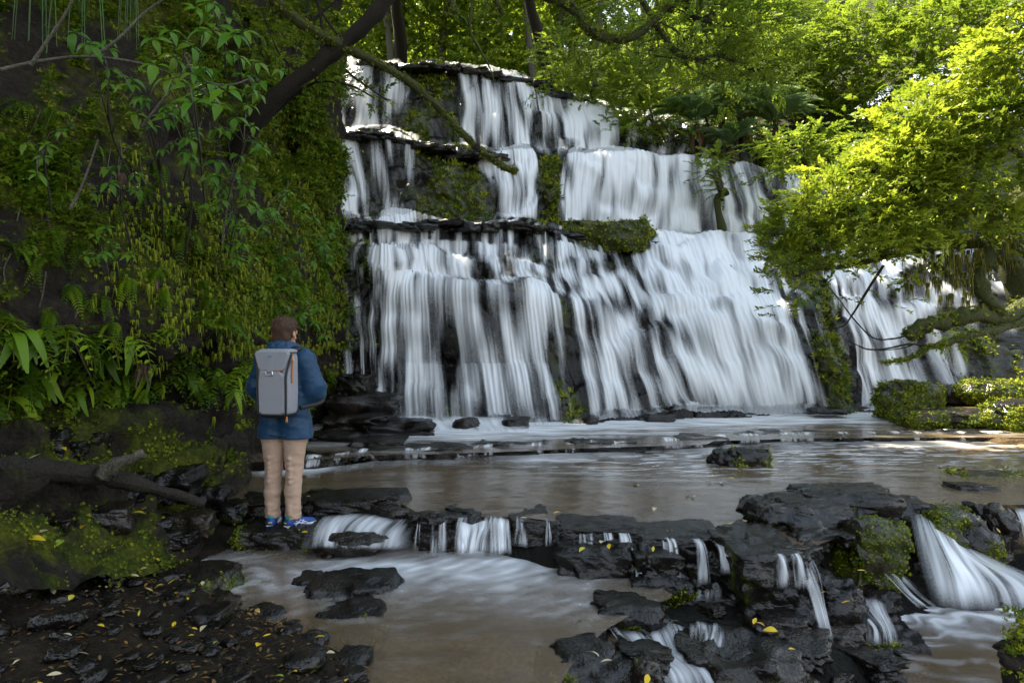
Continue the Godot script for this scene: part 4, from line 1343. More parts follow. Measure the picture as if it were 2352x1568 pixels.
func slab(outline: Array, z0: float, z1: float, bevel := 0.004) -> ArrayMesh:
	# a flat panel with rounded rim, outline [x, y] counter-clockwise
	var n := outline.size()
	var v := PackedVector3Array()
	var idx := PackedInt32Array()
	var c := Vector2.ZERO
	for q in outline:
		c += Vector2(q[0], q[1]) / n
	var rings := [[z0, 0.0], [z1 - bevel, 0.0], [z1, bevel]]
	for r in rings:
		for q in outline:
			var p := Vector2(q[0], q[1])
			var d: Vector2 = (c - p).normalized() * r[1] * 1.2
			v.append(Vector3(p.x + d.x, p.y + d.y, r[0]))
	for r in 2:
		for k in n:
			var a := r * n + k
			var b := r * n + (k + 1) % n
			idx.append_array([a, a + n, b, b, a + n, b + n])
	var m := v.size()
	v.append(Vector3(c.x, c.y, z1))
	v.append(Vector3(c.x, c.y, z0))
	for k in n:
		idx.append_array([m, 2 * n + (k + 1) % n, 2 * n + k])
		idx.append_array([m + 1, k, (k + 1) % n])
	return mesh_flat(v, idx)

func mesh_flat(v: PackedVector3Array, idx: PackedInt32Array) -> ArrayMesh:
	var w := PackedVector3Array()
	var j := PackedInt32Array()
	for k in idx:
		j.append(w.size())
		w.append(v[k])
	return mesh_of(w, j)

func ring_loft(rings: Array, sides := 28) -> ArrayMesh:
	# rings: [centre, half width x, half depth z, squareness], stacked upwards
	var v := PackedVector3Array()
	var idx := PackedInt32Array()
	for r in rings:
		for k in sides:
			var a := TAU * k / sides
			var e: float = 2.0 / r[3]
			var x: float = signf(cos(a)) * pow(absf(cos(a)), e) * r[1]
			var z: float = signf(sin(a)) * pow(absf(sin(a)), e) * r[2]
			v.append(r[0] + Vector3(x, 0, z))
	var n := rings.size()
	for i in n - 1:
		for k in sides:
			var a := i * sides + k
			var b := i * sides + (k + 1) % sides
			idx.append_array([a, b, a + sides, b, b + sides, a + sides])
	for e in 2:
		var m := v.size()
		v.append(rings[0][0] if e == 0 else rings[-1][0])
		var st := 0 if e == 0 else (n - 1) * sides
		for k in sides:
			if e == 0:
				idx.append_array([m, st + (k + 1) % sides, st + k])
			else:
				idx.append_array([m, st + k, st + (k + 1) % sides])
	return mesh_of(v, idx)

func cloth(color: Color, rough: float, weave: float, scale: float) -> StandardMaterial3D:
	var m := mat(color, rough, 0.35)
	m.albedo_texture = M.rock.albedo_texture
	m.normal_enabled = true
	m.normal_texture = M.rock.normal_texture
	m.normal_scale = weave
	tri(m, scale, false)
	m.rim_enabled = true
	m.rim = 0.3
	return m

func build_person() -> void:
	var root := base("person", at(655, 1212, 5.8))
	root.rotation.y = -0.20
	tag(root, "hiker seen from behind in a blue hooded jacket and tan trousers watching the falls", "person")
	var skin := mat(Color(0.52, 0.27, 0.17), 0.55, 0.4)
	skin.subsurf_scatter_enabled = true
	skin.subsurf_scatter_strength = 0.25
	var blue := cloth(Color(0.026, 0.092, 0.19), 0.5, 0.12, 9.0)
	var tan := cloth(Color(0.42, 0.285, 0.205), 0.85, 0.12, 26.0)
	tan.albedo_texture = null
	var hair := cloth(Color(0.10, 0.052, 0.027), 0.6, 0.8, 14.0)
	# body: one skin surface, mostly under the clothes
	var L := -1.0
	var body := [[Vector3(0, 1.34, 0.0), Vector3(0, 1.0, 0.0), 0.11, 0.1], [Vector3(0, 1.0, 0), Vector3(0, 0.86, 0), 0.1, 0.1], [Vector3(0, 1.36, 0.0), Vector3(0, 1.56, -0.005), 0.07, 0.052]]
	for s in [-1.0, 1.0]:
		body.append([Vector3(0, 1.42, 0), Vector3(s * 0.17, 1.42, 0), 0.06, 0.055])
		body.append([Vector3(s * 0.19, 1.42, 0), Vector3(s * 0.285, 1.17, -0.03), 0.05, 0.042])
		body.append([Vector3(s * 0.285, 1.17, -0.03), Vector3(s * 0.10, 1.13, -0.27), 0.04, 0.028])
		var hx: float = 0.105 if s > 0 else -0.125
		var kx: float = 0.075 if s > 0 else -0.11
		body.append([Vector3(hx, 0.86, 0), Vector3(kx, 0.48, 0), 0.08, 0.055])
		body.append([Vector3(kx, 0.48, 0), Vector3(kx, 0.09, 0.01), 0.052, 0.035])
	put("body", sdf_mesh(body, 0.016, 0.03, 0.0, Vector3.ONE, 0.05), skin, root)
	# head, turned to the falls
	var head := Node3D.new()
	head.name = "head"
	root.add_child(head)
	head.position = Vector3(0.0, 1.545, 0.0)
	head.rotation = Vector3(0.03, -0.02, 0.03)
	head.scale = Vector3.ONE * 1.12
	var hb := [[Vector3(0, 0.095, -0.005), Vector3(0, 0.13, 0.02), 0.075, 0.08], [Vector3(0, 0.04, -0.045), Vector3(0, 0.09, -0.035), 0.045, 0.06], [Vector3(0, 0.0, -0.06), Vector3(0, 0.03, -0.055), 0.032, 0.04], [Vector3(0, -0.04, 0.01), Vector3(0, 0.06, 0.015), 0.055, 0.058],
		[Vector3(0, 0.085, -0.098), Vector3(0, 0.055, -0.118), 0.009, 0.014], [Vector3(-0.02, 0.022, -0.092), Vector3(0.02, 0.022, -0.092), 0.009, 0.009], [Vector3(-0.045, 0.105, -0.075), Vector3(0.045, 0.105, -0.075), 0.015, 0.015]]
	put("face", sdf_mesh(hb, 0.006, 0.022), skin, head)
	for s in [-1.0, 1.0]:
		var ear := [[Vector3(s * 0.083, 0.085, 0.012), Vector3(s * 0.087, 0.055, 0.004), 0.012, 0.009], [Vector3(s * 0.083, 0.085, 0.012), Vector3(s * 0.09, 0.10, 0.022), 0.009, 0.006], [Vector3(s * 0.09, 0.10, 0.022), Vector3(s * 0.092, 0.075, 0.03), 0.006, 0.006]]
		put("ear", sdf_mesh(ear, 0.004, 0.012), skin, head)
		put("eye", sdf_mesh([[Vector3(s * 0.03, 0.085, -0.089), Vector3(s * 0.034, 0.085, -0.088), 0.009, 0.009]], 0.003, 0.004), mat(Color(0.55, 0.55, 0.52), 0.2), head)
	var hr := [[Vector3(0, 0.115, 0.0), Vector3(0, 0.14, 0.022), 0.083, 0.086], [Vector3(-0.03, 0.16, -0.05), Vector3(0.03, 0.165, -0.05), 0.045, 0.045], [Vector3(-0.035, 0.06, 0.055), Vector3(0.035, 0.06, 0.055), 0.042, 0.042], [Vector3(-0.03, 0.01, 0.045), Vector3(0.03, 0.01, 0.045), 0.026, 0.026]]
	put("hair", sdf_mesh(hr, 0.007, 0.03, 0.006, Vector3(22, 12, 22)), hair, head)
	# short hair standing off the crown
	var hm: ArrayMesh = head.get_node("hair").mesh
	var hv: PackedVector3Array = hm.surface_get_arrays(0)[Mesh.ARRAY_VERTEX]
	var hn: PackedVector3Array = hm.surface_get_arrays(0)[Mesh.ARRAY_NORMAL]
	var strands := []
	var hc := []
	for k in 900:
		var q := rng.randi() % hv.size()
		var dir := (hn[q] * 0.7 + Vector3(rng.randfn() * 0.3, -0.75 + hv[q].y * 4.0, 0.25)).normalized()
		strands.append(Transform3D(basis_on(dir, rng.randf() * TAU, 1.0).scaled_local(Vector3(0.003, rng.randf_range(0.005, 0.010), 0.003)), hv[q]))
		hc.append(Color(0.08, 0.042, 0.02).lerp(Color(0.18, 0.10, 0.05), rng.randf()))
	scatter("hair_strands", moss_tuft(), M.moss, strands, hc, head).set_meta("kind", "stuff")
	# hands folded in front
	for s in [-1.0, 1.0]:
		var h := [[Vector3(s * 0.10, 1.13, -0.27), Vector3(s * 0.045, 1.125, -0.31), 0.026, 0.03], [Vector3(s * 0.06, 1.14, -0.29), Vector3(s * 0.03, 1.165, -0.30), 0.012, 0.010], [Vector3(s * 0.03, 1.165, -0.30), Vector3(s * 0.01, 1.175, -0.315), 0.010, 0.008]]
		for q in 4:
			var y := 1.155 - q * 0.02
			var ln: float = [0.9, 1.0, 0.95, 0.75][q]
			h.append([Vector3(s * 0.045, y, -0.32), Vector3(s * (0.045 - 0.03 * ln), y - 0.004, -0.345), 0.0095, 0.009])
			h.append([Vector3(s * (0.045 - 0.03 * ln), y - 0.004, -0.345), Vector3(s * (0.045 - 0.055 * ln), y - 0.008, -0.33), 0.009, 0.007])
		put("hand", sdf_mesh(h, 0.004, 0.006), skin, root)
	# jacket
	var j := []
	for s in [-1.0, 1.0]:
		j.append([Vector3(s * 0.085, 1.40, 0.0), Vector3(s * 0.075, 1.08, 0.0), 0.115, 0.125])
		j.append([Vector3(s * 0.075, 1.08, 0.0), Vector3(s * 0.105, 0.78, 0.0), 0.125, 0.135])
		j.append([Vector3(s * 0.07, 1.465, 0.01), Vector3(s * 0.185, 1.425, 0.01), 0.07, 0.078])
		j.append([Vector3(s * 0.19, 1.42, 0.01), Vector3(s * 0.275, 1.20, 0.0), 0.082, 0.078])
		j.append([Vector3(s * 0.275, 1.20, 0.0), Vector3(s * 0.25, 1.14, -0.05), 0.078, 0.075])
		j.append([Vector3(s * 0.25, 1.14, -0.05), Vector3(s * 0.12, 1.13, -0.25), 0.072, 0.045])
	put("jacket", sdf_mesh(j, 0.011, 0.05, 0.018, Vector3(5, 8, 5), 0.768), blue, root)
	var hood := []
	for k in 9:
		var a := PI * (k - 4) / 4.6
		var b := PI * (k - 3) / 4.6
		if k < 8:
			hood.append([Vector3(sin(a) * 0.095, 1.535 + 0.02 * cos(a), 0.012 + cos(a) * 0.085), Vector3(sin(b) * 0.095, 1.535 + 0.02 * cos(b), 0.012 + cos(b) * 0.085), 0.034, 0.034])
	hood.append([Vector3(-0.06, 1.515, 0.10), Vector3(0.06, 1.51, 0.10), 0.05, 0.05])
	put("hood", sdf_mesh(hood, 0.008, 0.03, 0.014, Vector3(14, 24, 14)), blue, root)
	put("hem_seam", tube(range(25).map(func(q): return Vector3(sin(TAU * q / 24.0) * 0.238, 0.80, cos(TAU * q / 24.0) * 0.133)), [0.006, 0.006], 6), blue, root)
	# trousers
	var t := []
	for s in [-1.0, 1.0]:
		var hx: float = 0.09 if s > 0 else -0.115
		var kx: float = 0.08 if s > 0 else -0.112
		t.append([Vector3(s * 0.07 - 0.01, 0.90, 0.0), Vector3(hx, 0.78, 0.0), 0.12, 0.104])
		t.append([Vector3(hx, 0.78, 0.0), Vector3(kx, 0.50, -0.005), 0.102, 0.072])
		t.append([Vector3(kx, 0.50, -0.005), Vector3(kx - 0.003, 0.30, 0.012), 0.070, 0.069])
		t.append([Vector3(kx - 0.003, 0.30, 0.012), Vector3(kx, 0.115, 0.01), 0.067, 0.060])
	for s in [-1.0, 1.0]:
		var kx: float = 0.08 if s > 0 else -0.112
		for q in [[0.60, 0.05, 0.056], [0.555, -0.045, 0.054], [0.515, 0.04, 0.050], [0.48, -0.035, 0.048], [0.445, 0.03, 0.050], [0.40, -0.02, 0.052], [0.20, 0.03, 0.052], [0.165, -0.03, 0.05], [0.135, 0.02, 0.05]]:
			t.append([Vector3(kx - 0.045, q[0] + q[1] * 0.5, q[2] - 0.012), Vector3(kx, q[0], q[2] + 0.018), 0.011, 0.019])
			t.append([Vector3(kx, q[0], q[2] + 0.018), Vector3(kx + 0.045, q[0] - q[1] * 0.5, q[2] - 0.012), 0.019, 0.011])
	put("trousers", sdf_mesh(t, 0.008, 0.012, 0.008, Vector3(7, 14, 7), 0.105), tan, root)
	for s in [-1.0, 1.0]:
		var kx: float = 0.08 if s > 0 else -0.112
		put("cuff", sdf_mesh([[Vector3(kx, 0.10, 0.01), Vector3(kx, 0.135, 0.01), 0.063, 0.066]], 0.008, 0.01, 0.008, Vector3(18, 18, 18), 0.088, 0.135), tan, root)
		shoe(root, Vector3(kx, 0, 0.01), 0.25 if s < 0 else -0.55, s)
	backpack(root.transform)

func shoe(root: Node3D, where: Vector3, yaw: float, s: float) -> void:
	var o := Node3D.new()
	o.name = "shoe"
	root.add_child(o, true)
	o.position = where
	o.rotation.y = yaw
	var blue := mat(Color(0.012, 0.045, 0.22), 0.5)
	var teal := mat(Color(0.01, 0.30, 0.24), 0.5)
	var white := mat(Color(0.62, 0.64, 0.65), 0.5)
	put("upper", sdf_mesh([[Vector3(0, 0.055, 0.035), Vector3(0, 0.05, -0.05), 0.042, 0.043], [Vector3(0, 0.05, -0.05), Vector3(0, 0.035, -0.17), 0.042, 0.034], [Vector3(0, 0.085, 0.03), Vector3(0, 0.08, -0.03), 0.036, 0.034]], 0.008, 0.02, 0.0, Vector3.ONE, 0.026), blue, o)
	put("collar", sdf_mesh([[Vector3(0, 0.105, 0.03), Vector3(0, 0.105, -0.035), 0.040, 0.036]], 0.007, 0.01, 0.0, Vector3.ONE, 0.09, 0.118), teal, o)
	put("midsole", sdf_mesh([[Vector3(0, 0.025, 0.045), Vector3(0, 0.025, -0.06), 0.049, 0.047], [Vector3(0, 0.025, -0.06), Vector3(0, 0.025, -0.17), 0.049, 0.040]], 0.008, 0.01, 0.0, Vector3.ONE, 0.014, 0.036), white, o)
	put("outsole", sdf_mesh([[Vector3(0, 0.012, 0.042), Vector3(0, 0.012, -0.06), 0.046, 0.044], [Vector3(0, 0.012, -0.06), Vector3(0, 0.012, -0.165), 0.046, 0.038]], 0.008, 0.01, 0.0, Vector3.ONE, 0.0, 0.016), teal, o)
	put("heel_patch", sdf_mesh([[Vector3(-0.012, 0.06, 0.074), Vector3(0.012, 0.06, 0.074), 0.006, 0.006]], 0.003, 0.004), mat(Color(0.55, 0.5, 0.02), 0.5), o)
	for e in [-1.0, 1.0]:
		for q in [[[0.048, 0.036, 0.01], [0.042, 0.075, -0.045]], [[0.048, 0.036, -0.04], [0.040, 0.075, -0.075]], [[0.043, 0.07, 0.0], [0.047, 0.036, -0.08]], [[0.041, 0.078, -0.04], [0.044, 0.036, -0.12]], [[0.046, 0.055, 0.02], [0.044, 0.05, -0.10]]]:
			var a := Vector3(e * q[0][0], q[0][1], q[0][2])
			var b := Vector3(e * q[1][0], q[1][1], q[1][2])
			put("stripe", tube([a, (a + b) / 2.0 + Vector3(e * 0.002, 0, 0), b], [0.0032, 0.0032], 5), white, o)

func backpack(xf: Transform3D) -> void:
	var o := base("backpack", Vector3.ZERO)
	o.transform = xf * Transform3D(Basis.from_scale(Vector3(1.13, 1.0, 1.0)), Vector3(0.06, 0.98, 0.225))
	tag(o, "grey flap topped camera backpack with tan zip pulls worn by the hiker", "backpack")
	var grey := cloth(Color(0.50, 0.50, 0.54), 0.85, 0.35, 16.0)
	var dark := mat(Color(0.012, 0.012, 0.014), 0.7)
	var metal := mat(Color(0.75, 0.75, 0.76), 0.28)
	metal.metallic = 0.9
	var leather := mat(Color(0.42, 0.15, 0.04), 0.6)
	put("body", ring_loft([[Vector3(0, 0.0, 0.0), 0.08, 0.06, 4.0], [Vector3(0, 0.012, 0), 0.118, 0.085, 4.5], [Vector3(0, 0.05, 0), 0.128, 0.094, 5.0], [Vector3(0, 0.2, 0), 0.132, 0.096, 5.0], [Vector3(0, 0.36, -0.004), 0.130, 0.09, 5.0], [Vector3(0, 0.47, -0.012), 0.128, 0.08, 5.0], [Vector3(0, 0.515, -0.02), 0.122, 0.07, 4.0], [Vector3(0, 0.528, -0.025), 0.10, 0.05, 3.0]], 36), grey, o)
	put("front_panel", slab([[-0.098, 0.03], [-0.07, 0.014], [0.07, 0.014], [0.1, 0.03], [0.106, 0.2], [0.102, 0.33], [0.06, 0.37], [-0.09, 0.37], [-0.104, 0.3]], 0.07, 0.104, 0.012), grey, o)
	put("panel_seam", tube([Vector3(0.112, 0.02, 0.094), Vector3(0.114, 0.2, 0.098), Vector3(0.112, 0.33, 0.094), Vector3(0.128, 0.42, 0.08), Vector3(0.134, 0.5, 0.05)], [0.008, 0.008], 6), dark, o)
	put("panel_seam", tube([Vector3(-0.106, 0.02, 0.092), Vector3(-0.112, 0.2, 0.097), Vector3(-0.112, 0.33, 0.093), Vector3(-0.128, 0.42, 0.08), Vector3(-0.134, 0.5, 0.05)], [0.008, 0.008], 6), dark, o)
	put("base_panel", ring_loft([[Vector3(0, -0.012, 0.0), 0.09, 0.07, 4.0], [Vector3(0, 0.008, 0), 0.12, 0.092, 4.5], [Vector3(0, 0.022, 0), 0.126, 0.096, 5.0]], 30), dark, o)
	var flap := put("flap", slab([[-0.092, 0.365], [0.085, 0.365], [0.1, 0.385], [0.135, 0.5], [0.125, 0.525], [-0.125, 0.525], [-0.135, 0.5], [-0.108, 0.385]], 0.07, 0.098, 0.01), grey, o)
	put("flap_top", ring_loft([[Vector3(0, 0.508, 0.0), 0.132, 0.094, 4.5], [Vector3(0, 0.530, -0.002), 0.130, 0.092, 4.5], [Vector3(0, 0.542, -0.006), 0.11, 0.075, 4.0]], 32), grey, o)
	put("flap_edge", tube([Vector3(-0.094, 0.364, 0.09), Vector3(0, 0.361, 0.094), Vector3(0.087, 0.364, 0.09)], [0.005, 0.005], 6), dark, flap)
	put("centre_strap", slab([[-0.028, 0.36], [0.012, 0.36], [0.012, 0.49], [-0.028, 0.49]], 0.09, 0.104, 0.003), grey, flap)
	put("fabric_tab", slab([[-0.024, 0.478], [0.008, 0.478], [0.008, 0.488], [-0.024, 0.488]], 0.1, 0.1065, 0.001), mat(Color(0.02, 0.16, 0.42), 0.7), flap)
	put("leather_tag", slab([[0.03, 0.367], [0.075, 0.367], [0.07, 0.378], [0.035, 0.378]], 0.09, 0.103, 0.001), leather, flap)
	var bk := Node3D.new()
	bk.name = "buckle"
	o.add_child(bk)
	for q in [[[-0.034, 0.362], [0.018, 0.362]], [[-0.04, 0.335], [0.024, 0.335]], [[-0.032, 0.36], [-0.036, 0.337]], [[0.016, 0.36], [0.02, 0.337]]]:
		put("bar", tube([Vector3(q[0][0], q[0][1], 0.112), Vector3((q[0][0] + q[1][0]) / 2.0, (q[0][1] + q[1][1]) / 2.0, 0.114), Vector3(q[1][0], q[1][1], 0.112)], [0.0045, 0.0045], 6), metal, bk)
	put("side_strap", tube([Vector3(0.135, 0.27, 0.045), Vector3(0.139, 0.36, 0.045), Vector3(0.137, 0.45, 0.04)], [0.006, 0.006], 6), leather, o)
	put("zip_pull", tube([Vector3(0.136, 0.475, 0.045), Vector3(0.15, 0.455, 0.05), Vector3(0.148, 0.43, 0.05)], [0.007, 0.004], 6), mat(Color(0.62, 0.25, 0.05), 0.6), o)
	put("zip_pull", tube([Vector3(0.10, 0.0, 0.06), Vector3(0.11, -0.03, 0.07), Vector3(0.105, -0.045, 0.07), Vector3(0.098, -0.02, 0.065)], [0.006, 0.005], 6), leather, o)
	put("side_pocket", slab([[-0.138, 0.05], [-0.118, 0.05], [-0.118, 0.26], [-0.14, 0.26]], -0.05, 0.06, 0.01), dark, o)
	for s in [-1.0, 1.0]:
		put("shoulder_strap", tube([Vector3(s * 0.07, 0.5, -0.07), Vector3(s * 0.09, 0.545, -0.18), Vector3(s * 0.12, 0.5, -0.33), Vector3(s * 0.13, 0.36, -0.36), Vector3(s * 0.15, 0.2, -0.36), Vector3(s * 0.24, 0.1, -0.24), Vector3(s * 0.14, 0.06, -0.08)], [0.018, 0.018], 8), dark, o)

# ---------- trees ----------
func add_leaf(v: PackedVector3Array, idx: PackedInt32Array, c: PackedColorArray, o: Vector3, dir: Vector3, nrm: Vector3, ln: float, wd: float, col: Color, droop := 0.2) -> void:
	var side := dir.cross(nrm).normalized()
	var n := side.cross(dir).normalized()
	var st := v.size()
	var tip := o + dir * ln - Vector3(0, droop * ln, 0)
	var a := o + dir * ln * 0.35 - Vector3(0, droop * ln * 0.12, 0)
	var b := o + dir * ln * 0.72 - Vector3(0, droop * ln * 0.5, 0)
	v.append_array([o, a + side * wd * 0.5 + n * wd * 0.14, a, a - side * wd * 0.5 + n * wd * 0.14, b + side * wd * 0.36 + n * wd * 0.1, b, b - side * wd * 0.36 + n * wd * 0.1, tip])
	for k in 8:
		c.append(col)
	idx.append_array([st, st + 2, st + 1, st, st + 3, st + 2, st + 1, st + 2, st + 5, st + 1, st + 5, st + 4, st + 2, st + 3, st + 6, st + 2, st + 6, st + 5, st + 4, st + 5, st + 7, st + 5, st + 6, st + 7])

func spray(sd: int, leaves: int, length: float, leaf: float, wide: float, droop := 0.25) -> ArrayMesh:
	# a twig along +z with leaves on both sides and at its end
	var r := RandomNumberGenerator.new()
	r.seed = sd
	var v := PackedVector3Array()
	var idx := PackedInt32Array()
	var c := PackedColorArray()
	for k in leaves:
		var t := (k + 0.5) / leaves
		var o := Vector3(r.randf_range(-0.03, 0.03), 0.06 * sin(t * 3.0) - 0.12 * t * t, t) * length
		var s := 1.0 if k % 2 == 0 else -1.0
		var dir := Vector3(s * r.randf_range(0.5, 1.0) * (1.1 - t), r.randf_range(-0.25, 0.45), r.randf_range(0.25, 0.9)).normalized()
		var g := r.randf_range(0.75, 1.25)
		add_leaf(v, idx, c, o, dir, Vector3(r.randf_range(-0.4, 0.4), 1, r.randf_range(-0.4, 0.4)).normalized(), leaf * r.randf_range(0.7, 1.2), wide * r.randf_range(0.8, 1.2), Color(g, g, g), droop)
	# the twig
	var st := v.size()
	v.append_array([Vector3(-0.004, 0, 0), Vector3(0.004, 0, 0), Vector3(0, -0.10, 1) * length])
	for k in 3:
		c.append(Color(0.25, 0.2, 0.15))
	idx.append_array([st, st + 1, st + 2])
	return mesh_of(v, idx, c)

var SPRAYS := {}
func sprays(kind: String) -> ArrayMesh:
	if not SPRAYS.has(kind):
		match kind:
			"broad": SPRAYS[kind] = spray(3, 13, 0.30, 0.085, 0.042)
			"lance": SPRAYS[kind] = spray(4, 15, 0.30, 0.090, 0.040, 0.15)
			"tiny": SPRAYS[kind] = spray(5, 18, 0.26, 0.045, 0.024)
			"coarse": SPRAYS[kind] = spray(6, 16, 0.5, 0.17, 0.09)
			"bank": SPRAYS[kind] = spray(7, 7, 0.12, 0.05, 0.028, 0.4)
	return SPRAYS[kind]

func crown_points(clumps: Array, xf: Array, cl: Array, pal: Array, size: float) -> void:
	# clumps: [centre, radii, how many]
	for q in clumps:
		var n: int = q[2]
		for k in n:
			var d := Vector3(rng.randfn(), rng.randfn(), rng.randfn()).normalized()
			var r := pow(rng.randf(), 0.42)
			var p: Vector3 = q[0] + d * r * q[1]
			if fbm.get_noise_3dv(p * 1.3) + 0.4 * fbm.get_noise_3dv(p * 3.7) < -0.16:
				continue
			var f := (d * Vector3(1, 0.45, 1) + Vector3(rng.randfn(), rng.randfn() * 0.5, rng.randfn()) * 0.45).normalized()
			var up := (Vector3.UP + Vector3(rng.randfn(), 0, rng.randfn()) * 0.3).normalized()
			if absf(f.dot(up)) > 0.95:
				f = Vector3.RIGHT
			var x := up.cross(f).normalized()
			var b := Basis(x, f.cross(x), f)
			var s := size * rng.randf_range(0.65, 1.35)
			xf.append(Transform3D(b.scaled_local(Vector3(s, s, s)), p))
			var t := clampf(0.5 + 0.28 * rng.randfn() + 0.5 * fbm.get_noise_3dv(p * 0.7), 0.0, 1.0)
			cl.append(pal[0].lerp(pal[1], t))

func px(list: Array, d: float, deep: float, per: float) -> Array:
	# crown lobes given as [u, v, half width, half height (, distance)] -> clumps
	var out := []
	for q in list:
		var dd: float = q[4] if q.size() > 4 else d
		var k := dd / LENS
		out.append([at(q[0], q[1], dd), Vector3(q[2] * k, q[3] * k, deep), int(per * q[2] * q[3] * k * k)])
	return out

func layered(lobes: Array) -> Array:
	# flat sprays one above the other with air between
	var out := []
	for q in lobes:
		for e in 3:
			var r: Vector3 = q[1]
			out.append([q[0] + Vector3(rng.randf_range(-0.3, 0.3) * r.x, (e - 1) * 0.68 * r.y, rng.randf_range(-0.3, 0.3) * r.z), r * Vector3(rng.randf_range(0.6, 1.0), 0.26, 0.9), int(q[2] * 0.3)])
	return out

func limb(root: Node3D, called: String, pts: Array, r0: float, r1: float, m: Material, sides := 8, rough := 0.5) -> void:
	var w := []
	for q in pts:
		w.append(at(q[0], q[1], q[2]) if q is Array else q)
	var rr := []
	for k in w.size():
		rr.append(lerpf(r0, r1, k / (w.size() - 1.0)))
	var part := put(called, tube(w, rr, sides, rough), m, root, -root.position)
	if m == M.mossbark and called == "limb" and r0 > 0.025 and w[0].z > -14.0:
		var sp := []
		var ln := 0.0
		for k in w.size() - 1:
			ln += w[k].distance_to(w[k + 1])
		for k in 260:
			var s := rng.randf() * (w.size() - 1.0)
			var d: Vector3 = (along(w, minf(s + 0.05, w.size() - 1.0)) - along(w, maxf(s - 0.05, 0.0))).normalized()
			var n := Vector3(rng.randfn(), rng.randfn() + 0.4, rng.randfn())
			n = (n - d * n.dot(d)).normalized()
			sp.append([along(w, s) + n * lin(rr, s) * 0.95, n])
		grow_moss(part, sp, int(ln * 230.0), 0.014 + r0 * 0.08)

func tree(called: String, label: String, foot: Vector3, group := "") -> Node3D:
	var o := base(called, foot)
	tag(o, label, "tree", group)
	return o

func crown(root: Node3D, clumps: Array, kind: String, pal: Array, size: float) -> void:
	var xf := []
	var cl := []
	crown_points(clumps, xf, cl, pal, size)
	var o := scatter("crown", sprays(kind), M.leaf, xf, cl, root, -root.position)
	o.set_meta("kind", "stuff")

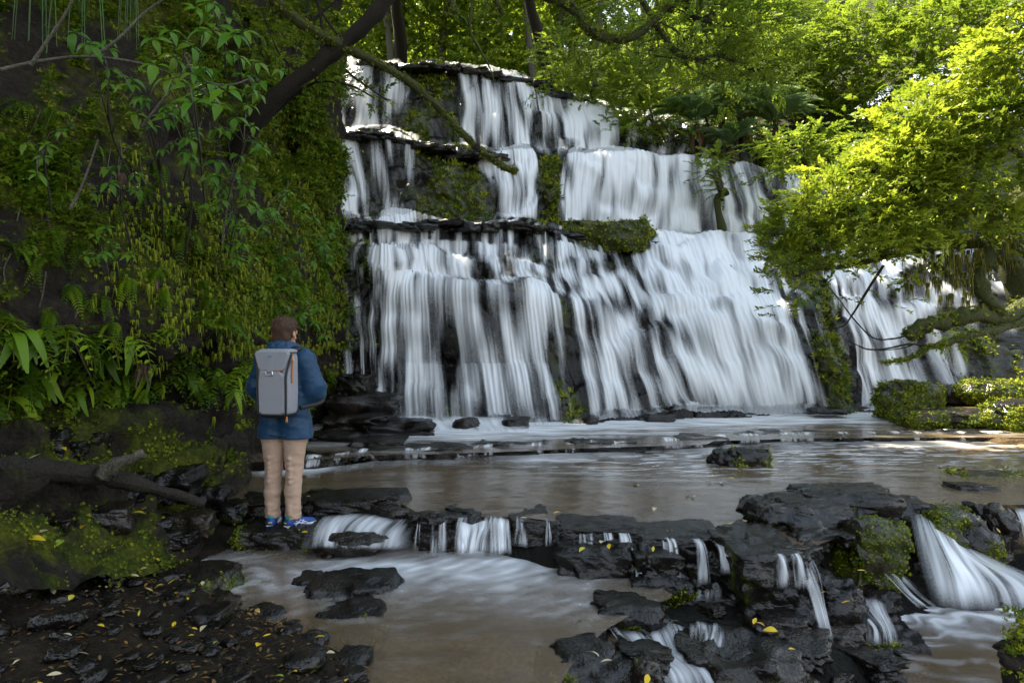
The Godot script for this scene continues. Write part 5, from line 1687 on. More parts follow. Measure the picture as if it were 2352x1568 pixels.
func build_trees() -> void:
	var young := [Color(0.10, 0.16, 0.013), Color(0.34, 0.40, 0.030)]   # the gnarled tree's leaves, yellower and a little brighter than green
	var green := [Color(0.09, 0.15, 0.014), Color(0.28, 0.36, 0.030)]   # the broad leaved kinds
	# gnarled tree leaning over the pool
	var t := tree("gnarled_tree", "gnarled mossy tree with bright yellow green leaves hanging over the far pool", at(2470, 930, 10.5))
	limb(t, "trunk", [[2470, 960, 10.5], [2440, 850, 10.4], [2390, 740, 10.3], [2350, 640, 10.2], [2330, 540, 10.2], [2370, 420, 10.2], [2420, 250, 10.4], [2440, 50, 10.6], [2450, -200, 10.8]], 0.26, 0.15, M.mossbark, 12, 0.8)
	limb(t, "limb", [[2360, 690, 10.2], [2300, 725, 9.8], [2240, 722, 9.5], [2180, 735, 9.4], [2120, 750, 9.3], [2085, 772, 9.25]], 0.13, 0.075, M.mossbark, 11, 1.0)
	limb(t, "limb", [[2300, 725, 9.8], [2260, 680, 9.6], [2252, 620, 9.6], [2285, 585, 9.7], [2330, 600, 9.9]], 0.10, 0.12, M.mossbark, 10, 1.0)
	limb(t, "limb", [[2390, 720, 10.3], [2300, 755, 9.7], [2230, 770, 9.4], [2170, 790, 9.3], [2130, 800, 9.25], [2085, 825, 9.2], [2025, 832, 9.15]], 0.07, 0.012, M.mossbark, 8, 0.8)
	limb(t, "twig", [[2140, 795, 9.25], [2090, 790, 9.2], [2040, 800, 9.15], [1995, 802, 9.1], [1965, 790, 9.1], [1950, 785, 9.1]], 0.018, 0.006, M.bark, 6)
	limb(t, "twig", [[2100, 790, 9.2], [2070, 800, 9.2], [2010, 806, 9.15]], 0.012, 0.005, M.bark, 6)
	limb(t, "twig", [[2085, 770, 9.25], [2050, 778, 9.2], [2005, 775, 9.2], [1960, 730, 9.2], [1930, 690, 9.2], [1905, 660, 9.2]], 0.014, 0.007, M.bark, 6)
	limb(t, "twig", [[2030, 610, 9.5], [1985, 680, 9.4], [1960, 720, 9.3], [1935, 750, 9.3], [1890, 755, 9.3]], 0.02, 0.006, M.bark, 6)
	limb(t, "limb", [[2350, 560, 10.2], [2240, 560, 9.8], [2130, 570, 9.6], [2030, 590, 9.5], [1950, 610, 9.4], [1860, 620, 9.3]], 0.07, 0.015, M.mossbark, 8, 0.7)
	limb(t, "limb", [[2350, 500, 10.2], [2240, 440, 10.0], [2120, 430, 9.8], [2000, 470, 9.6], [1900, 500, 9.5]], 0.07, 0.015, M.mossbark, 8, 0.7)
	limb(t, "limb", [[2380, 380, 10.2], [2280, 310, 10.0], [2180, 290, 9.9], [2080, 330, 9.8]], 0.07, 0.02, M.mossbark, 8, 0.7)
	var lobes := px([[1860, 490, 95, 55], [1820, 560, 70, 55], [1930, 430, 100, 60], [1940, 530, 110, 60], [2030, 360, 110, 80], [2060, 480, 120, 70], [2140, 290, 120, 80], [2160, 400, 110, 80], [2240, 220, 110, 80], [2270, 340, 100, 90], [2340, 180, 110, 90], [2340, 450, 70, 90], [2200, 500, 100, 50], [2090, 550, 80, 32], [1990, 570, 80, 28], [1890, 585, 70, 35], [2330, 60, 100, 70]], 9.5, 0.75, 1150.0)
	lobes += px([[1790, 640, 45, 45], [1800, 710, 40, 28], [1870, 660, 60, 35], [1990, 640, 40, 20], [2090, 630, 30, 18], [2170, 780, 45, 18], [2060, 690, 30, 12], [2350, 560, 40, 60]], 9.3, 0.3, 420.0)
	crown(t, layered(lobes), "lance", young, 0.85)
	hang_moss(t, [[2230, 540, 60, 80], [2140, 600, 70, 60], [2290, 520, 50, 80], [2170, 620, 40, 60], [2240, 640, 30, 70]], 9.6)
	# bright slope above
	var f := 0
	for g in [[[[1850, 60, 110, 70], [1790, 140, 80, 60], [1890, 170, 100, 70], [1900, 260, 90, 50], [1820, 230, 70, 50]], 19.0, at(1850, 330, 19.4), "bright yellow green tree on the slope above the falls, with the slenderest stem"],
			[[[1990, 90, 120, 80], [2030, 200, 110, 80], [1970, 280, 90, 55], [2080, 40, 110, 70], [1960, 350, 90, 40]], 17.5, at(2010, 400, 17.8), "bright yellow green tree behind the gnarled tree's upper leaves"],
			[[[2180, 60, 130, 80], [2140, 170, 110, 80], [2280, 60, 120, 90], [2290, 160, 100, 80], [2400, 100, 120, 120]], 16.0, at(2230, 420, 16.4), "tall bright tree whose crown fills the slope's outer corner"]]:
		var tr := tree("slope_tree", g[3], g[2], "sunlit trees on the slope")
		limb(tr, "trunk", [g[2] + Vector3(0, -0.8, 0), g[2] + Vector3(0.1, 0.9, 0), g[2] + Vector3(-0.3, 1.8, 0.1), g[2] + Vector3(-0.2, 2.6, 0)], 0.10, 0.008, M.bark, 8)
		limb(tr, "limb", [g[2] + Vector3(0, 1.2, 0), g[2] + Vector3(-0.6, 2.0, 0.3), g[2] + Vector3(-1.2, 2.6, 0.4)], 0.06, 0.02, M.mossbark, 6)
		limb(tr, "limb", [g[2] + Vector3(0, 1.6, 0), g[2] + Vector3(0.6, 2.3, 0.3), g[2] + Vector3(1.2, 3.2, 0.3)], 0.06, 0.02, M.mossbark, 6)
		crown(tr, px(g[0], g[1], 1.1, 420.0), "broad", green, 1.15)
		f += 1
	# trees at the brink
	for g in [[[[1275, 215, 55, 45], [1340, 170, 75, 60], [1330, 260, 60, 40], [1400, 230, 80, 60], [1290, 130, 60, 60]], 18.6, at(1390, 345, 19.0), "leafy tree leaning over the side of the upper fall"],
			[[[1470, 190, 90, 65], [1490, 270, 85, 50], [1420, 310, 60, 32], [1540, 310, 60, 25], [1450, 100, 90, 60]], 17.8, at(1520, 360, 18.3), "leafy tree drooping over the brink of the middle fall"],
			[[[1590, 200, 90, 70], [1660, 270, 70, 40], [1700, 180, 80, 70], [1580, 110, 90, 70], [1690, 90, 90, 70]], 18.4, at(1640, 380, 18.6), "leafy tree above the tree ferns"],
			[[[1770, 330, 55, 25], [1820, 350, 70, 38], [1850, 320, 60, 30], [1790, 380, 50, 20], [1900, 380, 70, 35]], 15.5, at(1880, 420, 15.8), "low bright bush with a crooked mossy trunk over the side streams"],
			[[[1620, 400, 40, 22], [1660, 430, 30, 30], [1640, 360, 40, 20]], 16.4, at(1660, 470, 16.8), "sparse sapling before the side streams"]]:
		var tr := tree("brink_tree", g[3], g[2], "trees at the brink of the falls")
		var top: Vector3 = at(g[0][1][0], g[0][1][1], g[1])
		limb(tr, "trunk", [g[2] + Vector3(0, -0.9, 0.2), g[2].lerp(top, 0.3) + Vector3(-0.15, 0, 0), g[2].lerp(top, 0.65) + Vector3(0.12, 0, 0), top], 0.11, 0.02, M.mossbark, 8)
		for e in 4:
			var a: Vector3 = g[2].lerp(top, 0.2 + 0.2 * e)
			var lobe: Array = g[0][e % g[0].size()]
			limb(tr, "limb", [a, (a + at(lobe[0], lobe[1], g[1])) / 2.0 + Vector3(0, 0.25, 0), at(lobe[0], lobe[1], g[1])], 0.045, 0.012, M.palebark if e % 2 else M.mossbark, 6)
		crown(tr, px(g[0], g[1], 0.8, 430.0), "broad", green, 1.0)
	# forest behind the crest
	var i := 0
	var rows := [[905, 26.0], [960, 30.0], [1010, 27.0], [1055, 33.0], [1110, 28.0], [1165, 31.0], [1230, 26.0], [1290, 30.0], [1370, 28.0], [1480, 30.0], [1600, 28.0], [820, 29.0], [740, 27.0], [1720, 30.0], [1850, 27.0]]
	for e in 16:
		rows.append([650 + 75 * e + rng.randf_range(-25, 25), rng.randf_range(36.0, 46.0)])
	for q in rows:
		var d: float = q[1]
		var foot := at(q[0], 190, d)
		foot.y = hill_height(foot.x, foot.z)
		var tr := tree("forest_tree", "slim sunlit tree in the wood behind the crest" if d < 35.0 else "distant sunlit tree deep in the wood behind the crest", foot, "trees of the wood behind the crest" if d < 35.0 else "trees deep in the wood")
		var lean := rng.randf_range(-0.5, 0.5)
		limb(tr, "trunk", [foot + Vector3(0, -0.5, 0), foot + Vector3(lean * 0.3, 3, 0), foot + Vector3(lean, 6, 0), foot + Vector3(lean * 1.4, 9, 0)], 0.18, 0.07, M.palebark, 7)
		var cs := []
		for e in 7:
			cs.append([foot + Vector3(rng.randf_range(-1.8, 1.8) + lean, rng.randf_range(0.8, 9.0), rng.randf_range(-1.2, 1.2)), Vector3(1.5, 1.0, 1.3), 130])
		crown(tr, cs, "coarse", green, 0.9 if d < 35.0 else 1.3)
		i += 1
	# the dark limb across the top
	var o := tree("overhanging_tree", "dark mossy branches with small leaves reaching across the top of the view over the falls", Vector3(-6.5, 3.5, -9.5))
	limb(o, "trunk", [Vector3(-6.5, 3.5, -9.5), Vector3(-5.8, 6.0, -9.3), Vector3(-4.2, 7.8, -9.0), Vector3(-2.0, 8.0, -8.8), at(1100, -340, 8.7)], 0.3, 0.16, M.bark, 10)
	limb(o, "limb", [at(1100, -340, 8.7), [1170, -150, 8.6], [1230, -30, 8.5], [1310, 12, 8.5], [1345, 60, 8.5], [1400, 88, 8.5], [1460, 82, 8.5], [1505, 45, 8.5], [1550, 5, 8.5], [1600, -10, 8.5], [1700, -60, 8.6]], 0.075, 0.03, M.mossbark, 9, 0.8)
	limb(o, "limb", [[1440, -60, 8.6], [1480, 10, 8.6], [1510, 60, 8.6], [1530, 90, 8.6], [1560, 125, 8.6], [1610, 135, 8.6], [1660, 128, 8.6], [1700, 145, 8.6], [1740, 160, 8.6], [1790, 150, 8.6]], 0.04, 0.022, M.mossbark, 8, 0.7)
	limb(o, "limb", [[1560, -60, 8.6], [1580, 20, 8.6], [1610, 45, 8.6], [1640, 30, 8.6]], 0.04, 0.03, M.bark, 8)
	limb(o, "limb", [[1090, -40, 8.4], [1082, 20, 8.4], [1080, 70, 8.4], [1100, 110, 8.4], [1125, 155, 8.4], [1135, 188, 8.4]], 0.022, 0.01, M.mossbark, 7, 0.8)
	limb(o, "limb", [[1030, -60, 8.4], [1035, 0, 8.4], [1045, 30, 8.4]], 0.05, 0.03, M.mossbark, 7, 0.8)
	limb(o, "limb", [[1130, -60, 8.4], [1140, 0, 8.4], [1155, 35, 8.4]], 0.05, 0.02, M.mossbark, 7, 0.8)
	for e in 26:
		var a := at(rng.randf_range(1350, 1750), rng.randf_range(-20, 140), 8.6)
		limb(o, "twig", [a, a + Vector3(rng.randf_range(-0.3, 0.3), rng.randf_range(-0.3, 0.1), 0.1), a + Vector3(rng.randf_range(-0.6, 0.6), rng.randf_range(-0.5, 0.2), 0.1)], 0.008, 0.003, M.bark, 5)
	lobes = px([[1500, 30, 110, 40], [1600, 70, 110, 50], [1700, 60, 100, 60], [1640, 160, 100, 40], [1740, 140, 70, 50], [1780, 50, 70, 60], [1380, 0, 70, 30], [1560, 120, 60, 30], [1700, 220, 70, 25], [1790, 190, 60, 40], [1620, 20, 90, 40]], 8.7, 0.5, 850.0)
	lobes += px([[1080, 70, 50, 60], [1280, 150, 60, 70], [1310, 60, 50, 40], [1180, 20, 60, 40]], 8.6, 0.3, 200.0)
	crown(o, lobes, "tiny", green, 1.0)
	# the leaning tree on the bank with the long broken limb
	o = tree("leaning_tree", "dark leaning tree on the bank with a long mossy limb broken off over the falls", at(560, 320, 8.2))
	limb(o, "trunk", [[520, 380, 8.6], [600, 262, 8.2], [690, 178, 8.0], [780, 105, 7.9], [850, 45, 7.8], [905, -30, 7.7], [1000, -160, 7.6]], 0.10, 0.085, M.bark, 10, 0.5)
	limb(o, "limb", [[560, -80, 7.6], [640, 10, 7.6], [720, 72, 7.7], [800, 112, 7.9], [880, 152, 8.1], [950, 195, 8.3], [1010, 250, 8.5], [1060, 305, 8.6], [1110, 350, 8.7], [1155, 382, 8.8], [1188, 393, 8.8]], 0.062, 0.034, M.mossbark, 10, 0.6)
	limb(o, "stub", [[1093, 345, 8.65], [1097, 335, 8.62], [1099, 330, 8.6]], 0.045, 0.02, M.bark, 7, 0.8)
	limb(o, "twig", [[1115, 352, 8.7], [1135, 362, 8.65], [1148, 355, 8.6], [1155, 340, 8.6]], 0.008, 0.003, M.bark, 5)
	for q in [[[800, 112], [740, 30], [700, -60]], [[700, 180], [640, 120], [600, 20]], [[780, 150], [830, 190], [890, 230]], [[700, 60], [760, 10], [820, -50]], [[730, 0], [740, 90], [720, 180]]]:
		limb(o, "twig", q.map(func(w): return [w[0], w[1], 8.0]), 0.02, 0.008, M.bark, 6)
	lobes = px([[700, 50, 70, 50], [640, 120, 60, 60], [780, 40, 60, 40], [600, 40, 70, 60], [700, 130, 50, 40]], 8.3, 0.5, 500.0)
	crown(o, lobes, "broad", green, 0.7)
	lobes = px([[810, 205, 50, 32], [770, 180, 40, 20], [850, 225, 35, 22], [730, 170, 40, 30]], 8.2, 0.3, 600.0)
	var o2 := tree("leaning_tree", "light green leafy spray hanging before the top of the falls", at(700, 190, 8.4))
	limb(o2, "trunk", [[560, 330, 8.7], [640, 250, 8.5], [720, 190, 8.3], [800, 195, 8.2], [860, 225, 8.2]], 0.03, 0.008, M.bark, 6)
	crown(o2, lobes, "broad", green, 0.62)
	build_fern_trees()

func hang_moss(root: Node3D, areas: Array, d: float) -> void:
	var xf := []
	var cl := []
	for q in areas:
		for k in 36:
			var p := at(q[0] + rng.randf_range(-1, 1) * q[2], q[1] + rng.randf_range(-1, 1) * q[3], d + rng.randf_range(-0.3, 0.3))
			xf.append(Transform3D(Basis(Vector3(1, 0, 0), Vector3(0, -1, 0), Vector3(0, 0, -1)).rotated(Vector3.UP, rng.randf() * TAU).scaled(Vector3(0.05, rng.randf_range(0.12, 0.3), 0.05)), p))
			cl.append(Color(0.07, 0.07, 0.012).lerp(Color(0.16, 0.15, 0.02), rng.randf()))
	var o := scatter("hanging_moss", moss_tuft(), M.moss, xf, cl, root, -root.position)
	o.set_meta("kind", "stuff")

# crowns outside the view, added to shade the bank, near stones and falls
func build_added_shade_trees() -> void:
	var green := [Color(0.09, 0.15, 0.014), Color(0.28, 0.36, 0.030)]
	for q in [[Vector3(-7.5, 2.2, -4.5), 3.4, Vector3(3.2, 0, -0.5), "tall unseen shade tree on top of the bank above the hiker"], [Vector3(-7.0, 1.5, 0.5), 3.2, Vector3(3.0, 0, -1.5), "tall unseen shade tree on the bank beside the photographer"], [Vector3(-8.5, 4.5, -9.5), 3.2, Vector3(2.6, 0, -0.5), "tall unseen shade tree on the bank beside the falls"], [Vector3(-9.0, 5.5, -11.5), 3.0, Vector3(5.6, 1.8, 0.5), "tall leaning tree added so that its unseen crown shades the falls"], [Vector3(-4.0, 8.2, -23.5), 2.4, Vector3(1.1, -2.4, 6.6), "tall leaning tree added behind the crest whose unseen crown shades the falls"], [Vector3(1.2, 7.6, -24.0), 1.9, Vector3(-1.8, -1.6, 7.0), "tall tree added behind the crest with an unseen crown shading the middle fall"], [Vector3(-9.5, 6.5, -14.5), 2.8, Vector3(2.0, 0, 0), "tall unseen shade tree at the crest beside the upper fall"]]:
		var f: Vector3 = q[0]
		var tr := tree("added_shade_tree", q[3], f)
		var off: Vector3 = q[2]
		limb(tr, "trunk", [f + Vector3(0, -0.6, 0), f + Vector3(0.2, 2.5, 0), f + off * 0.3 + Vector3(0, 5.0, 0), f + off * 0.8 + Vector3(0, 7.5, 0)], 0.28, 0.12, M.bark, 9)
		var cs := []
		for e in 18:
			var a := rng.randf() * TAU
			var r: float = sqrt(rng.randf()) * q[1]
			cs.append([f + off + Vector3(cos(a) * r, rng.randf_range(6.5, 9.0), sin(a) * r), Vector3(1.5, 0.7, 1.5), 50 if f.z < -20.0 else 100])
		crown(tr, cs, "coarse", green, 1.3)

# ---------- ferns and bank plants ----------
func frond_mesh(sd: int, pairs: int, wide: float, arch: float, lobe: float) -> ArrayMesh:
	# one frond of length 1 along +z that arches down, with leaflets in pairs
	var r := RandomNumberGenerator.new()
	r.seed = sd
	var v := PackedVector3Array()
	var idx := PackedInt32Array()
	var c := PackedColorArray()
	var pos := func(t: float) -> Vector3: return Vector3(0, 0.18 * sin(t * PI * 0.8) - arch * t * t, t * (1.0 - 0.25 * arch * t))
	for k in pairs:
		var t := 0.12 + 0.86 * k / (pairs - 1.0)
		var p: Vector3 = pos.call(t)
		var d: Vector3 = (pos.call(t + 0.03) - p).normalized()
		var ln := wide * pow(sin(PI * clampf(0.18 + t * 0.80, 0.0, 0.99)), 0.8)
		for s in [-1.0, 1.0]:
			var dir: Vector3 = (Vector3(s, 0, 0) + d * 0.55).normalized()
			var g := r.randf_range(0.85, 1.15)
			add_leaf(v, idx, c, p, dir, Vector3.UP, ln * r.randf_range(0.9, 1.1), lobe, Color(g, g, g), 0.18)
	var n := 9
	for k in n - 1:
		var a: Vector3 = pos.call(k * 1.0 / (n - 1.0))
		var b: Vector3 = pos.call((k + 1.0) / (n - 1.0))
		var st := v.size()
		v.append_array([a - Vector3(0.008, 0, 0), a + Vector3(0.008, 0, 0), b - Vector3(0.006, 0, 0), b + Vector3(0.006, 0, 0)])
		for e in 4:
			c.append(Color(0.5, 0.42, 0.3))
		idx.append_array([st, st + 2, st + 1, st + 1, st + 2, st + 3])
	return mesh_of(v, idx, c)

func strap_mesh(lobes: bool, sd: int) -> ArrayMesh:
	# a hanging strap leaf of length 1, plain or cut into lobes
	var v := PackedVector3Array()
	var idx := PackedInt32Array()
	var c := PackedColorArray()
	var n := 14
	for k in n:
		var t := k / (n - 1.0)
		var p := Vector3(0.03 * sin(t * 4.0 + sd), 0.16 * sin(t * PI) - 0.55 * t * t, t * (1.0 - 0.35 * t))
		var w := 0.085 * pow(sin(PI * clampf(t * 0.93 + 0.03, 0.0, 1.0)), 0.7)
		if lobes:
			w = (0.20 if k % 2 == 1 else 0.045) * pow(sin(PI * clampf(t * 0.9 + 0.06, 0.0, 1.0)), 0.8)
		var fold := w * 0.2
		v.append_array([p + Vector3(-w, fold - w * 0.15, 0.05 if lobes and k % 2 == 1 else 0.0), p, p + Vector3(w, fold - w * 0.15, 0.05 if lobes and k % 2 == 1 else 0.0)])
		for e in 3:
			c.append(Color.WHITE)
	for k in n - 1:
		var a := k * 3
		idx.append_array([a, a + 3, a + 1, a + 1, a + 3, a + 4, a + 1, a + 4, a + 2, a + 2, a + 4, a + 5])
	return mesh_of(v, idx, c)

func bank_spot(u: float, v: float) -> Array:
	var best := 1e9
	var at_k := 0
	for i in range(0, BU, 2):
		for j in range(0, BV, 2):
			var p := bank_p[i * BV + j]
			var e := absf(1176.0 + p.x / -p.z * LENS - u) + absf(784.0 - (p.y - EYE) / -p.z * LENS - v)
			if e < best:
				best = e
				at_k = i * BV + j
	return [bank_p[at_k], bank_n[at_k]]

func leaf_mat(c: Color, back := 0.5) -> StandardMaterial3D:
	var m := leafy(c, back, 0.35)
	return m

func fern(called: String, label: String, group: String, where: Vector3, out: Vector3, meshes: Array, mats: Array, n: int, size: float, spread: float, up: float) -> void:
	var o := base(called, where)
	tag(o, label, "fern", group)
	for k in n:
		var f := put("frond", meshes[rng.randi() % meshes.size()], mats[rng.randi() % mats.size()], o)
		var d := (out + Vector3(rng.randfn(), rng.randfn() * 0.6, rng.randfn()) * spread + Vector3(0, up, 0)).normalized()
		if absf(d.y) > 0.97:
			d = (d + out).normalized()
		var x := Vector3.UP.cross(d).normalized()
		var s := size * rng.randf_range(0.7, 1.25)
		f.basis = Basis(x, d.cross(x), d).rotated(d, rng.randf_range(-0.5, 0.5)).scaled_local(Vector3(s, s, s))

func build_fern_trees() -> void:
	var fr := [frond_mesh(1, 26, 0.24, 0.30, 0.042), frond_mesh(2, 26, 0.22, 0.42, 0.042)]
	var dead := [leaf_mat(Color(0.085, 0.045, 0.022)), leaf_mat(Color(0.07, 0.04, 0.02))]
	var gm := [leaf_mat(Color(0.14, 0.22, 0.08), 0.8), leaf_mat(Color(0.20, 0.28, 0.12), 0.8), leaf_mat(Color(0.09, 0.16, 0.05), 0.8)]
	var i := 0
	for q in [[1600, 285, 17.7, 1.5, "tree fern with silvery fronds and brown dead skirt under the leafy trees"], [1700, 265, 17.8, 1.6, "tallest tree fern arching over the side streams"], [1680, 330, 17.5, 1.0, "small tree fern beside the brown dead fronds"], [1780, 285, 17.9, 1.3, "tree fern half hidden behind the low bright bush"]]:
		var c := at(q[0], q[1], q[2])
		var o := base("tree_fern", c + Vector3(0, -1.6, 0))
		tag(o, q[4], "tree fern", "tree ferns above the falls")
		put("trunk", tube([Vector3(0, -0.3, 0), Vector3(0.05, 0.8, 0), Vector3(0, 1.6, 0)], [0.075, 0.06], 8, 0.8), M.bark, o)
		for k in 13:
			var a := TAU * k / 13.0 + rng.randf() * 0.3
			var f := put("frond", fr[k % 2], gm[rng.randi() % 3], o, Vector3(0, 1.6, 0))
			var s: float = q[3] * rng.randf_range(0.8, 1.15)
			f.basis = Basis(Vector3.UP, a) * Basis(Vector3.RIGHT, -0.5) * Basis.from_scale(Vector3(s, s, s))
		for k in 5:
			var f := put("dead_frond", fr[k % 2], dead[k % 2], o, Vector3(0, 1.5, 0))
			f.basis = Basis(Vector3.UP, TAU * k / 5.0 + 0.4) * Basis(Vector3.RIGHT, 1.15) * Basis.from_scale(Vector3(0.6, 1.0, 1.0) * q[3] * 0.5)
		i += 1

func build_ferns() -> void:
	var straps := [strap_mesh(false, 1), strap_mesh(false, 3), frond_mesh(21, 6, 0.24, 0.5, 0.095), frond_mesh(22, 7, 0.22, 0.7, 0.085)]
	var feather := [frond_mesh(11, 15, 0.17, 0.55, 0.06), frond_mesh(12, 17, 0.15, 0.75, 0.05)]
	var bright := [leaf_mat(Color(0.20, 0.30, 0.014), 0.8), leaf_mat(Color(0.12, 0.22, 0.014), 0.8), leaf_mat(Color(0.08, 0.16, 0.012), 0.8)]
	var dry := [leaf_mat(Color(0.12, 0.075, 0.05)), leaf_mat(Color(0.2, 0.14, 0.10))]
	# under and along the shelf
	for q in [[20, 800], [70, 830], [140, 790], [200, 800], [250, 830], [300, 800], [330, 820], [370, 815], [400, 820], [440, 840], [60, 900], [110, 890], [180, 920], [270, 900], [310, 890], [350, 905], [390, 900], [440, 890], [470, 900], [510, 890], [545, 880], [20, 880], [575, 900], [10, 930], [90, 860], [150, 850], [210, 870], [230, 930], [280, 850], [330, 930], [420, 870], [490, 860], [460, 930], [520, 930], [560, 850], [40, 780], [110, 770], [380, 780]]:
		var s := bank_spot(q[0], q[1] - 20)
		var k := rng.randi() % 3
		fern("strap_fern", "strap leaved fern hanging from the undercut shelf of the bank", "strap ferns along the undercut shelf", s[0] + (Vector3(0.13, 0.02, 0.22) if q[1] > 860 else Vector3.ZERO), Vector3(0.55, -0.15, 0.75).normalized(), straps if k else straps.slice(2), bright, 7, rng.randf_range(0.26, 0.42), 0.45, 0.0)
	for q in [[90, 905], [285, 880], [310, 895], [370, 620], [380, 660], [460, 640], [470, 690], [560, 560], [680, 660], [690, 700], [240, 560], [120, 530], [180, 560], [60, 430], [280, 470], [150, 440], [330, 440], [520, 520], [30, 560], [90, 600], [160, 660], [230, 690], [300, 640], [420, 540], [440, 480], [350, 380], [210, 330], [120, 260], [40, 250], [590, 500], [640, 600], [720, 560], [740, 640], [500, 740], [560, 760], [20, 720], [110, 730], [250, 740]]:
		var s := bank_spot(q[0], q[1])
		var d: float = -s[0].z
		fern("feather_fern", "feathery fern hanging from the mossy slope", "feathery ferns on the mossy slope", s[0], Vector3(0.5, -0.1, 0.8).normalized(), feather, bright, 6, 0.05 * d, 0.4, -0.1)
	for q in [[205, 420], [270, 400], [145, 870], [360, 640], [455, 660], [100, 480], [330, 830]]:
		var s := bank_spot(q[0], q[1])
		fern("dead_fern", "withered brown fern drooping on the slope", "withered ferns on the slope", s[0], Vector3(0.5, -0.3, 0.8).normalized(), feather, dry, 4, 0.2, 0.25, -0.5)

